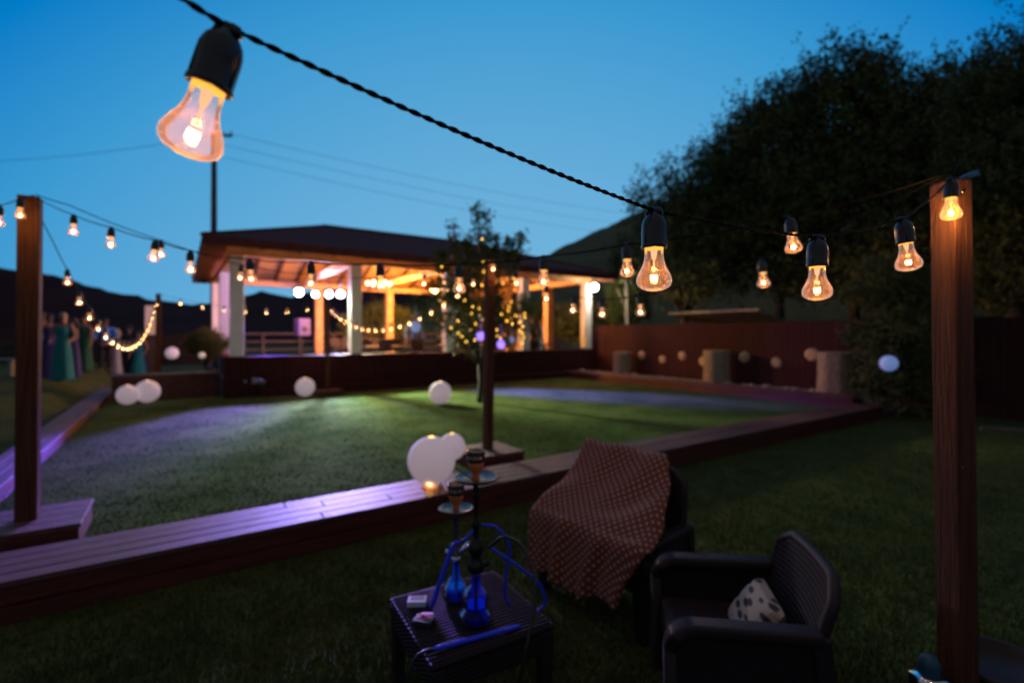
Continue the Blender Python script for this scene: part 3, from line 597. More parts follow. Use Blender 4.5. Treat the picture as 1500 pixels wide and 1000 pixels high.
def tree(name, label, base, blobs, nshoot, nleaf, size, m='leaf', trunk=.16, cat='tree', group=None, shoot=.8, up=.6):
    """blobs: (centre, radius) in world coordinates"""
    base = Vector(base); t = thing(name, label, cat, base, 0, group)
    mb = MB(); top = sum((b[0] for b in blobs), Vector())/len(blobs); fork = base.lerp(Vector((base.x*.6+top.x*.4, base.y*.6+top.y*.4, top.z)), .45)
    mb.tube([Vector((0,0,-.05)), (fork-base)*.5+Vector((.04,0,0)), fork-base], [trunk*1.2, trunk, trunk*.8], 10)
    for c, r_ in blobs:
        mid = (fork+c)/2+Vector((random.uniform(-.2,.2), random.uniform(-.2,.2), .1)); mb.tube(smooth_path([fork-base-Vector((0,0,.1)), mid-base, c-base], 4), [trunk*.55-(trunk*.42)*k/8 for k in range(9)], 7)
        for _ in range(5):
            e = c+Vector((random.gauss(0,.5), random.gauss(0,.5), random.gauss(.2,.5)))*r_; mb.tube([mid-base, (mid+e)/2-base+Vector((0,0,.1)), e-base], [trunk*.2, trunk*.13, .01], 5)
    part('trunk', mb, 'bark', t, True)
    vol = np.array([b[1]**2 for b in blobs]); pr = vol/vol.sum(); pts = []; tw = MB()
    for i in range(nshoot):
        c, r_ = blobs[rng.choice(len(blobs), p=pr)]; dr = rng.normal(size=3); dr /= np.linalg.norm(dr); rad = r_*.92*rng.uniform(.3, 1)**.6*(1+.32*math.sin(dr[0]*5+r_*9)*math.cos(dr[2]*6+c.x))
        o = np.array(c)+dr*rad*np.array([1,1,.85]); d2 = dr*.7+np.array([0,0,up])+rng.normal(size=3)*.35; d2 /= np.linalg.norm(d2); ln = shoot*rng.uniform(.3,1.0)**1.3*1.2
        s = rng.uniform(0, 1, nleaf)[:,None]; pts.append(o+d2*ln*s+rng.normal(size=(nleaf,3))*size*(1.5-1.1*s)-np.array(base))
        if i % 3 == 0: q = Vector(o)-base; tw.tube([q-Vector(d2)*ln*.3, q+Vector(d2)*ln*.9], [.012,.004], 3, False)
    part('twigs', tw, 'bark', t)
    link('crown', leaf_mesh('crown', np.concatenate(pts), 0, size, m), t); return t
def B_(px, py, rpx, d): return (P(px, py, d), rpx/F*d)
GT = 'tall dark trees behind the fence'
tree('tree', 'dark tree at the left end of the row sloping down to the hill', (*P(1000,0,17).xy, 0), [B_(985,345,48,17), B_(1050,290,66,17.3), B_(1010,400,55,16.5), B_(1090,380,60,16.8), B_(1075,240,42,17.5), B_(935,395,34,17.5), B_(958,300,24,17.2)], 1300, 30, .13, group=GT, shoot=1.15, up=.75)
tree('tree', 'broad dark tree rising behind the middle log and fence', (*P(1140,0,15.5).xy, 0), [B_(1130,215,58,15.5), B_(1180,290,75,15), B_(1120,350,60,16), B_(1200,390,62,15), B_(1165,165,34,15.5), B_(1105,190,30,16)], 1300, 30, .13, group=GT, shoot=1.15, up=.75)
tree('tree', 'tallest dark tree with spiky top shoots behind the big pale log', (*P(1250,0,14).xy, 0), [B_(1235,170,62,14), B_(1290,220,80,14.3), B_(1230,300,70,14), B_(1300,340,80,14), B_(1200,125,28,14), B_(1255,125,34,14)], 1400, 30, .13, group=GT, shoot=1.15, up=.75)
tree('tree', 'dark tree beyond the near right post with its lower crown hidden', (*P(1370,0,13).xy, 0), [B_(1345,180,62,13), B_(1400,170,62,13), B_(1370,270,90,12.6), B_(1350,370,70,12.4), B_(1440,360,90,12.5), B_(1300,420,50,12.6)], 1400, 32, .12, group=GT, shoot=1.15, up=.75)
tree('tree', 'closest dark tree filling the upper right corner with larger leaves', (*P(1490,0,10).xy, 0), [B_(1470,150,62,10), B_(1500,120,60,9.6), B_(1540,230,110,9.6), B_(1480,290,80,10), B_(1530,380,90,10), B_(1450,230,45,10.4), B_(1490,420,60,10.6)], 2200, 38, .085, group=GT, shoot=.75)
tree('shrub', 'dense dark shrub in front of the fence between the pale log and near post', (*P(1315,0,9.4).xy, 0), [B_(1300,420,50,9.6), B_(1310,500,52,9.4), B_(1350,560,45,9.2), B_(1290,560,34,9.2), B_(1345,450,52,9.5), B_(1270,500,26,9.7)], 1000, 34, .06, trunk=.05, cat='shrub', shoot=.3)
tree('shrub', 'lamp lit green shrub between the corner column and fence', (*P(915,0,18.6).xy, 0), [B_(912,420,22,18.6), B_(930,450,22,18.4), B_(905,455,18,18.8), B_(920,385,15,18.8)], 500, 24, .09, 'leaf_light', trunk=.06, cat='shrub', shoot=.35)
tree('shrub', 'dark round bush on the terrace left of the pavilion', (*P(300,0,12.6).xy, .45), [B_(290,503,17,12.5), B_(313,507,19,12.4), B_(303,495,15,12.6)], 350, 30, .05, trunk=.04, cat='shrub', shoot=.12)
for px, d, h in ((556,22.5,38), (700,24,44), (800,26,46), (860,24,55)):
    tree('shrub', {556:'dark bush behind the pavilion near the back railing',700:'dark bush behind the pavilion hidden by the fairy lit tree',800:'dark bush seen through the right bays of the pavilion',860:'dark bush behind the far right white column'}[px], (*P(px,0,d).xy, 0), [B_(px,470,h*.7,d), B_(px-30,480,h*.6,d), B_(px+28,478,h*.6,d)], 260, 26, .14, trunk=.08, cat='shrub', group='bushes behind the pavilion', shoot=.4)
# birch like pale trunk
t = thing('bare_tree', 'thin pale tree stem standing above the fence beside the lamp lit shrub', 'tree', (*P(917,0,17.6).xy, 0)); mb = MB(); mb.tube([(0,0,0),(.05,0,2),(-.02,0,4.6)], [.07,.06,.03], 8); mb.tube([(0,0,3),(.35,.1,3.9)], [.025,.01], 5); mb.tube([(.03,0,2.4),(-.3,.1,3.2)], [.025,.01], 5); part('trunk', mb, 'stone', t, True)
# fairy lit tree on the lawn
fb = P(702,588,10.55); fb.z = .1
ft = tree('fruit_tree', 'young tree wound with yellow fairy lights standing on the lawn', fb, [B_(700,440,42,10.5), B_(662,455,36,10.3), B_(742,450,38,10.6), B_(690,395,34,10.5), B_(735,395,30,10.5), B_(650,420,24,10.4), B_(768,470,24,10.4), B_(625,465,22,10.3), B_(716,480,30,10.3), B_(672,492,22,10.4), B_(742,490,24,10.4), B_(705,500,22,10.6)], 620, 20, .065, 'leaf_mid', trunk=.055, shoot=.35)
mb = MB(); pts = []
for x0, y0, x1, y1 in ((668,385,663,325),(703,370,697,300),(712,380,712,308),(722,385,727,345),(740,385,745,350),(755,385,762,345),(690,385,684,345),(650,400,645,368)):
    a, b = P(x0,y0,10.5), P(x1,y1,10.4); mb.tube([a-fb, (a+b)/2-fb+Vector((.03,0,0)), b-fb], [.014,.010,.005], 5)
    for k in range(230):
        s = random.uniform(.0,1.02); c = a.lerp(b, s); pts.append([c.x-fb.x+random.gauss(0,.065), c.y-fb.y+random.gauss(0,.065), c.z-fb.z+random.gauss(0,.04)])
part('top_shoot', mb, 'bark', ft, True); link('shoot_leaves', leaf_mesh('shoot_leaves', pts, 0, .10, 'leaf'), ft)
fl = [(707,384),(708,398),(706,418),(707,350),(648,390),(646,403),(650,414),(644,440),(652,443),(693,449),(702,451),(691,459),(703,462),(706,468),(689,483),(676,493),(683,500),(695,498),(702,454),(749,442),(746,449),(744,455),(749,467),(756,462),(768,465),(768,459),(751,474),(762,472),(725,480),(729,492),(733,495),(728,483),(765,488),(766,502),(768,494),(761,484),(757,412),(752,408),(737,415),(712,433),(670,470),(660,480),(716,440),(735,460),(680,440),(698,474),(655,425),(742,470),(766,478),(671,488)]
t = thing('fairy_lights', 'strand of tiny yellow fairy lights wound through the young tree on the lawn', 'fairy lights', fb)
fm = MB(); fm.ball((0,0,0), .0105, 8, 6); FM = fm.mesh('fairy_bulb', 'fairy', True); wp = []
for x, y in fl:
    p = P(x+random.uniform(-1,1), y, random.uniform(9.75,10.1)); wp.append(p-fb); link('fairy_bulb', FM, t, p-fb)
mb = MB(); wp.sort(key=lambda q: -q.z); mb.tube(wp, .003, 4); part('wire', mb, 'cable', t)
for px, py, rr, lab in ((704,492,.085,'purple glowing balloon hanging just left of the slim middle post'), (734,504,.08,'purple glowing balloon hanging just right of the slim middle post'), (609,478,.10,'pale bluish balloon left of the fairy lit tree'), (750,497,.055,'small pale balloon low on the right of the fairy lit tree')):
    p = P(px, py, 10.0); mb = MB(); mb.ball((0,0,0), rr, 14, 10, sz=1.15); mb.tube([(0,0,rr*1.1),(0,0,rr*1.1+.3)], .003, 4)
    o = part('balloon', mb, 'purple_glow' if 'purple' in lab else 'paper_blue', smooth=True, loc=p); tag(o, lab, 'balloon', 'glowing balloons in the young tree')
# ------------------------------------------------------------------ utility pole and wires
pp = P(313,0,24); t = thing('utility_pole', 'tall utility pole rising behind the left end of the pavilion roof', 'utility pole', (pp.x,pp.y,0))
zt = P(0,196,24).z; mb = MB(); mb.tube([(0,0,0),(.02,0,zt)], [.17,.12], 10); part('pole', mb, 'concrete', t, True)
mb = MB(); mb.box(-.1,.9,-.05,.05,zt-.15,zt-.05); part('crossarm', mb, 'black_metal', t)
for k in (.1,.45,.85): mb = MB(); mb.lathe([(.03,0),(.05,.05),(.03,.1),(.045,.15),(.01,.18)], (k,0,zt-.05), 8); part('insulator', mb, 'white_paint', t, True)
top = Vector((pp.x, pp.y, zt))
for dst, dz, lab in ((P(-260,232,26),0,'power line sagging from the utility pole toward the left'), (P(1010,322,60),.1,'upper power line running from the utility pole toward the right'), (P(1000,336,60),-.5,'middle power line running from the utility pole toward the right'), (P(985,350,60),-1.1,'lower power line running from the utility pole toward the right')):
    a = top+Vector((.3,0,dz)); mb = MB(); mb.tube([q-a for q in catenary(a, dst, 24, .7)], .011, 4); o = part('power_line', mb, 'cable', loc=a); tag(o, lab, 'power line', 'overhead power lines')
# ------------------------------------------------------------------ rattan table
TC = Vector((-.18, 2.02, 0)); TA = math.atan2(-.622, .32)   # local x runs toward the viewer's right corner
tdir = Vector((.26,.155,0)).normalized(); TA = math.atan2(.216*1.13, .379*1.13)
t = thing('rattan_table', 'low square dark rattan table carrying two water pipes', 'table', TC, TA)
H = .255
mb = MB(); mb.box(-H,H,-H,H,.395,.418); part('table_top', mb, 'rattan', t, bevel=.008)
mb = MB()
for k in range(24):
    y = -H+.02+k*(2*H-.04)/23; mb.tube([(-H+.012,y,.4185),(H-.012,y,.4185)], .0045, 6)
part('weave_strips', mb, 'rattan_smooth', t, True)
for a, b, c_, d_ in ((-H+.05,H-.05,-H+.004,-H+.022),(-H+.05,H-.05,H-.022,H-.004)):
    mb = MB(); mb.box(a,b,c_,d_,.31,.394); part('apron', mb, 'rattan', t, bevel=.004); mb = MB(); mb.box(c_,d_,a,b,.31,.394); part('apron', mb, 'rattan', t, bevel=.004)
for x in (-1,1):
    for y in (-1,1):
        mb = MB(); X0, Y0 = x*(H-.03), y*(H-.03); mb.hexa([(X0-.022,Y0-.022,0),(X0+.022,Y0-.022,0),(X0+.022,Y0+.022,0),(X0-.022,Y0+.022,0),(X0-.028,Y0-.028,.394),(X0+.028,Y0-.028,.394),(X0+.028,Y0+.028,.394),(X0-.028,Y0+.028,.394)]); part('leg', mb, 'rattan_smooth', t, bevel=.006)
ZT = .424
def on_table(px, py, z=ZT):
    d = (CAMZ-z)*F/(py-HY); return Vector(((px-HX)/F*d, d, z))
# ------------------------------------------------------------------ water pipes
def hookah(label, p, gl, basep, stem, plate_z, plate_r, bowl_z, dark):
    t = thing('water_pipe', label, 'water pipe', p, 0, None)
    mb = MB(); mb.lathe(basep, n=32); part('glass_base', mb, gl, t, True)
    mb = MB(); mb.lathe([(r_*.9, z) for r_, z in basep if z < basep[-1][1]*.42], n=28); q = [z for r_, z in basep if z < basep[-1][1]*.42][-1]; mb.lathe([(basep[5][0]*.85,q),(.0005,q)], n=28); part('water', mb, gl, t, True)
    mb = MB(); mb.lathe(stem, n=20); part('stem', mb, dark, t, True)
    mb = MB(); zt = basep[-1][1]; mb.lathe([(.019,zt-.01),(.024,zt),(.024,zt+.012),(.019,zt+.02)], n=20); part('collar', mb, 'chrome', t, True)
    mb = MB(); R = plate_r; mb.lathe([(.012,plate_z),(R*.5,plate_z+.002),(R*.86,plate_z+.006),(R,plate_z+.018),(R*.98,plate_z+.020),(R*.85,plate_z+.010),(R*.5,plate_z+.006),(.012,plate_z+.006)], n=40); part('ash_plate', mb, 'steel', t, True)
    mb = MB(); z = bowl_z; mb.lathe([(.013,plate_z+.004),(.015,z+.02),(.014,z+.03),(.026,z+.045),(.031,z+.06),(.032,z+.085),(.028,z+.086),(.022,z+.07),(.0005,z+.065)], n=24); part('clay_bowl', mb, 'clay', t, True)
    mb = MB(); z += .086; mb.lathe([(.034,z-.012),(.036,z),(.036,z+.006),(.033,z+.008),(.033,z+.024),(.036,z+.026),(.036,z+.032),(.031,z+.033),(.029,z+.004),(.0005,z+.003)], n=24)
    for a in range(10): a *= .628; mb.tube([(.0345*math.cos(a), .0345*math.sin(a), z+.004),(.0345*math.cos(a), .0345*math.sin(a), z+.028)], .0018, 5)
    part('charcoal_holder', mb, 'steel', t, True)
    return t
b1 = on_table(697,908)
hk = hookah('taller water pipe with a cut blue glass base and broad steel plate', b1, 'blue_glass', [(.0005,.001),(.055,.001),(.066,.008),(.070,.022),(.066,.040),(.052,.054),(.049,.066),(.052,.090),(.051,.110),(.040,.126),(.026,.138),(.021,.160),(.020,.190)],
       [(.008,.03),(.008,.19),(.026,.192),(.034,.205),(.034,.222),(.026,.235),(.019,.245),(.022,.262),(.028,.272),(.030,.290),(.022,.305),(.012,.32),(.011,.36),(.016,.37),(.016,.385),(.010,.395),(.010,.48),(.015,.49),(.012,.50),(.011,.552)], .548, .088, .552, 'black_metal')
b2 = on_table(668,876)
hk2 = hookah('shorter water pipe with a swirled teal glass base behind the taller one', b2, 'teal_glass', [(.0005,.001),(.048,.001),(.058,.012),(.060,.03),(.054,.055),(.042,.075),(.030,.092),(.024,.110),(.021,.130),(.021,.150),(.021,.165)],
       [(.007,.03),(.007,.165),(.018,.168),(.020,.185),(.014,.195),(.009,.205),(.008,.345),(.012,.355),(.009,.362),(.008,.375)], .370, .074, .372, 'steel')
mb = MB(); mb.tube([(.0,0,.19),(.03,-.02,.215),(.055,-.03,.245)], [.009,.010,.011], 10); part('hose_port', mb, 'chrome', hk2, True)
mb = MB(); mb.tube([(.0,0,.19),(-.025,-.02,.205),(-.04,-.03,.215)], [.008,.008,.009], 10); part('purge_valve', mb, 'chrome', hk2, True)
mb = MB(); mb.tube([(.01,0,.215),(.045,-.02,.235)], .012, 10); part('hose_port', mb, 'black_metal', hk, True)
mb = MB(); mb.tube([(0,.0,.548),(-.05,.02,.575),(-.085,.02,.60)], [.003,.003,.004], 6); mb.v=[v_ for v_ in mb.v]; part('tongs', mb, 'steel', hk, True)
# hoses
def hose(label, pts, r, m, tip=None, tipm='blue_hose'):
    t = thing('pipe_hose', label, 'hose', pts[0]); o = Vector(pts[0])
    mb = MB(); mb.tube([p-o for p in smooth_path(pts, 10)], r, 8); part('tube', mb, m, t, True)
    if tip:
        mb = MB(); a, b = Vector(tip[0])-o, Vector(tip[1])-o; mb.tube([a, a.lerp(b,.06), a.lerp(b,.9), b], [.007,.0095,.009,.006], 10); part('handle', mb, tipm, t, True)
d1 = b1.y
hose('blue hose looping beside the taller water pipe', [P(706,768,d1), P(728,772,d1), P(746,800,d1), P(740,850,d1+.05), P(741,876,d1+.12), P(768,897,d1+.12), P(797,886,d1+.1), P(792,858,d1+.08), P(760,830,d1+.02), P(716,800,d1)], .0052, 'blue_hose')
hose('straight blue mouthpiece leaning against the shorter water pipe', [P(694,776,b2.y-.05), P(680,790,b2.y-.06), P(664,796,b2.y-.07)], .006, 'blue_hose', (P(664,796,b2.y-.07), on_table(631,892,ZT+.01)))
hose('black hose arching from the taller pipe down over the table edge', [P(716,802,d1-.02), P(738,786,d1-.05), P(765,800,d1-.1), P(782,840,d1-.18), P(782,890,d1-.24), P(775,930,d1-.28), P(768,965,d1-.30), P(757,1010,d1-.3)], .0058, 'black_hose')
ha, hb = on_table(636,950,ZT+.009), on_table(762,916,ZT+.009)
hose('black hose hanging off the table corner and ending in a long blue mouthpiece', [P(590,1060,ha.y-.06), P(596,1000,ha.y-.05), P(606,966,ha.y-.03), P(622,953,ha.y-.01), ha], .005, 'black_hose', (ha, hb))
# cigarette packs
def pack(label, p, rz, cols, opened):
    t = thing('cigarette_pack', label, 'cigarette pack', p, rz)
    mb = MB(); mb.box(-.038,.038,-.027,.027,0,.022); part('box', mb, cols[0], t, bevel=.002)
    mb = MB(); mb.box(-.028,.028,-.006,.022,.0222,.0232); part('printed_panel', mb, cols[1], t)
    if opened: mb = MB(); mb.box(-.030,.030,.0,.02,.0245,.026); mb.v = [(x*.9+.004, y*.8+.012, z+.004+x*.12) for x, y, z in mb.v]; part('flap', mb, cols[2], t)
pack('pale cigarette pack with a dark panel on the table corner', on_table(611,884), .05, ('pack_white','pack_dark','pack_white'), False)
pack('dark and red cigarette pack lying open in front of the pale one', on_table(621,913), -.25, ('pack_dark','pack_red','pack_red'), True)
# ------------------------------------------------------------------ rattan armchairs
def armchair(label, loc, rz, W, D=.60, arm=.53, seat=.36, back=.69, rec=.10):
    """local +y is the way the chair faces"""
    t = thing('rattan_armchair', label, 'armchair', loc, rz, 'dark rattan armchairs')
    hw = W/2; aw = .075; f, b = D/2, -D/2
    for s in (-1, 1):
        xo, xi = s*hw, s*(hw-aw); R = .11; prof = []          # side panel outline (y,z), rounded front top
        for k in range(9): a = math.pi/2*k/8; prof.append((f-R+R*math.sin(a), arm-R+R*math.cos(a)))
        prof = [(b+.02, arm+.015)]+prof
        # rim band
        mb = MB(); outer = prof+[(f-.01, .0)]; inner = [(b+.02, arm-.03)]+[(f-R+(R-.045)*math.sin(math.pi/2*k/8), arm-R+(R-.045)*math.cos(math.pi/2*k/8)) for k in range(9)]+[(f-.055, .0)]
        for i in range(len(outer)-1):
            o1, o2, i1, i2 = outer[i], outer[i+1], inner[i], inner[i+1]
            x0, x1 = min(xo, xi), max(xo, xi)
            mb.hexa([(x0,i1[0],i1[1]),(x1,i1[0],i1[1]),(x1,i2[0],i2[1]),(x0,i2[0],i2[1]),(x0,o1[0],o1[1]),(x1,o1[0],o1[1]),(x1,o2[0],o2[1]),(x0,o2[0],o2[1])])
        me = mb.mesh('arm_frame', 'rattan_smooth', True); bm = bmesh.new(); bm.from_mesh(me); bmesh.ops.remove_doubles(bm, verts=bm.verts, dist=1e-4); 
        bmesh.ops.recalc_face_normals(bm, faces=bm.faces); bm.to_mesh(me); bm.free(); o = link('arm_frame', me, t); bv = o.modifiers.new('bevel','BEVEL'); bv.width = .014; bv.segments = 3; bv.limit_method = 'ANGLE'; bv.angle_limit = .6
        mb = MB(); xm = s*(hw-.035); pts = [(y, z) for y, z in inner[:-1]]+[(f-.055,.16),(b+.02,.16)]
        l = [(xm-.012, y, z) for y, z in pts]; r_ = [(xm+.012, y, z) for y, z in pts]; mb.quad(l); mb.quad(r_[::-1]); part('side_panel', mb, 'rattan', t)
        mb = MB(); mb.hexa([(xm-.025,b-.06,0),(xm+.025,b-.06,0),(xm+.025,b,0),(xm-.025,b,0),(xm-.028,b+.0,arm),(xm+.028,b+.0,arm),(xm+.028,b+.06,arm),(xm-.028,b+.06,arm)]); part('rear_leg', mb, 'rattan_smooth', t, bevel=.01)
    mb = MB(); mb.box(-hw+aw+.002, hw-aw-.002, b+.06, f-.04, seat-.14, seat); part('seat', mb, 'rattan', t, bevel=.02)
    mb = MB(); n, k = 14, 8; th = .028      # backrest: slightly curved slab with chamfered top corners, reclined
    def bk(i, j, off):
        x = (-1+2*i/n)*(hw-.045); hgt = back-max(0, abs(x)-(hw-.12))*.75; z = seat-.05+(hgt-seat+.05)*j/k
        y = b+.06-rec*((z-seat)/(back-seat)) - .035*(1-(x/hw)**2)+off; return (x, y, z)
    for off, rev in ((0, False), (th, True)):
        for i in range(n):
            for j in range(k):
                q = [bk(i,j,off), bk(i+1,j,off), bk(i+1,j+1,off), bk(i,j+1,off)]; mb.quad(q[::-1] if rev else q)
    for i in range(n): mb.quad([bk(i,k,0), bk(i+1,k,0), bk(i+1,k,th), bk(i,k,th)])
    for i in (0, n):
        for j in range(k): mb.quad([bk(i,j,0), bk(i,j+1,0), bk(i,j+1,th), bk(i,j,th)])
    me = mb.mesh('backrest', 'rattan', True); bm = bmesh.new(); bm.from_mesh(me); bmesh.ops.remove_doubles(bm, verts=bm.verts, dist=1e-4); bmesh.ops.recalc_face_normals(bm, faces=bm.faces); bm.to_mesh(me); bm.free()
    o = link('backrest', me, t); bv = o.modifiers.new('bevel','BEVEL'); bv.width = .008; bv.segments = 2; bv.limit_method = 'ANGLE'; bv.angle_limit = .7
    mb = MB(); mb.tube([bk(0,0,th/2)]+[bk(0,j,th/2) for j in range(1,k+1)]+[bk(i,k,th/2) for i in range(1,n+1)]+[bk(n,j,th/2) for j in range(k-1,-1,-1)], .021, 8); part('back_frame', mb, 'rattan_smooth', t, True)
    return t
def face(fx, fy): return math.atan2(fy, fx)-math.pi/2
CH1 = Vector((.585,2.87,0)); ch1 = armchair('dark rattan armchair under the maroon flowered blanket', CH1, face(-.77,-.64), .78, D=.48, arm=.49, back=.78, rec=.03)
CH2 = Vector((.865,1.99,0)); ch2 = armchair('empty dark rattan armchair in front with a leaf print cushion', CH2, face(-.98,.20), .62, D=.54)
# blanket
def blanket():
    a = face(-.77,-.64); t = thing('blanket', 'maroon blanket with small pale flowers draped over the farther armchair', 'blanket', CH1, a)
    prof = [(-.325,.45),(-.32,.60),(-.312,.74),(-.285,.835),(-.225,.84),(-.17,.785),(-.12,.735),(-.06,.685),(.03,.625),(.12,.575),(.18,.545),(.225,.515),(.265,.495),(.285,.44),(.292,.36),(.30,.29),(.308,.22),(.315,.155)]
    pr = [tuple(p) for p in smooth_path([(y, z, 0) for y, z in prof], 5)]; n = 44; mb = MB(); L_ = [0]
    for i in range(1, len(pr)): L_.append(L_[-1]+math.hypot(pr[i][0]-pr[i-1][0], pr[i][1]-pr[i-1][1]))
    uv = []
    for i, (y, z, _) in enumerate(pr):
        s = L_[i]/L_[-1]
        for j in range(n+1):
            q = j/n; x0 = -.45+.055*min(1,s*3); x1 = .20 if s < .30 else .20+(.41-.20)*min(1,(s-.30)/.30)
            if s > .72: x1 = .41-.12*(s-.72)/.28
            x1 += .015*math.sin(s*19); x0 += .012*math.sin(s*15)
            x = x0+(x1-x0)*q; fold = 0
            drop = max(0, (s-.70)/.30); fold += drop*(.022*math.sin(q*21+1)+.014*math.sin(q*37+s*3))
            mid = math.exp(-((s-.52)/.16)**2); zz = z-mid*.02*math.sin(math.pi*q)**2+mid*.010*math.sin(q*16+s*22)
            zz += drop*(.05*q-.03+.02*math.sin(q*9)); zz += .006*math.sin(q*11+s*30)*(1 if s > .2 else .3)
            if s > .35: zz -= max(0, q-.93)*.5*min(1,(s-.35)*5)*(1-drop)
            mb.v.append((-x, y+fold, zz)); uv.append((x, L_[i]))
    m_ = n+1
    for i in range(len(pr)-1):
        for j in range(n): mb.f.append((i*m_+j, (i+1)*m_+j, (i+1)*m_+j+1, i*m_+j+1)); mb.m.append(0)
    o = part('cloth', mb, 'blanket', t, True); me = o.data; ul = me.uv_layers.new(name='UVMap')
    for l in me.loops: ul.data[l.index].uv = uv[l.vertex_index]
    so = o.modifiers.new('thick', 'SOLIDIFY'); so.thickness = .006
blanket()
# cushion
t = MB(); N_ = 16
def cu(i, j, s):
    a, b = -1+2*i/N_, -1+2*j/N_; e = (1-a**4)*(1-b**4); k = 1-.06*(1-abs(a))*(abs(b)>.99)-.0
    return (a*.20*(1-.07*(1-a*a)*0-.08*(1-b*b)*0), s*.065*e**.5, b*.20)
for s in (-1, 1):
    for i in range(N_):
        for j in range(N_):
            q = [cu(i,j,s), cu(i+1,j,s), cu(i+1,j+1,s), cu(i,j+1,s)]; t.quad(q if s < 0 else q[::-1])
o = part('cushion', t, 'cushion', smooth=True, loc=(CH2.x+.11, CH2.y-.02, .425)); o.scale = (.72,.85,.56); o.rotation_euler = (.62,0,face(-.97,.22)); tag(o, 'cream cushion with dark leaf print leaning in the near armchair', 'cushion')
# bottle and pot near the right post
p = P(1361,985,1.62); t = thing('metal_lantern', 'small dark metal garden lantern with a shiny collar at the foot of the near post', 'garden lantern', (p.x,p.y,0))
zt = P(0,958,1.62).z
mb = MB(); mb.lathe([(.0005,0),(.06,0),(.062,.02),(.02,.05),(.018,zt-.22),(.05,zt-.19),(.055,zt-.09),(.05,zt-.08)], n=20); part('body', mb, 'black_metal', t, True)
mb = MB(); mb.lathe([(.052,zt-.085),(.056,zt-.08),(.056,zt-.072),(.030,zt-.065)], n=24); part('collar', mb, 'chrome', t, True)
mb = MB(); mb.lathe([(.028,zt-.066),(.030,zt-.03),(.022,zt-.008),(.0005,zt)], n=20); part('cap', mb, 'blue_plastic', t, True)
p = P(1470,990,1.75); t = thing('plant_pot', 'dark round plant pot in the shade behind the near right post', 'plant pot', (p.x,p.y,0))
zt = P(0,968,1.75).z; mb = MB(); mb.lathe([(.0005,0),(.09,0),(.13,zt*.5),(.155,zt-.03),(.165,zt-.03),(.165,zt),(.15,zt),(.145,zt-.04),(.0005,zt-.04)], n=28); part('pot', mb, 'dark_wood', t, True)
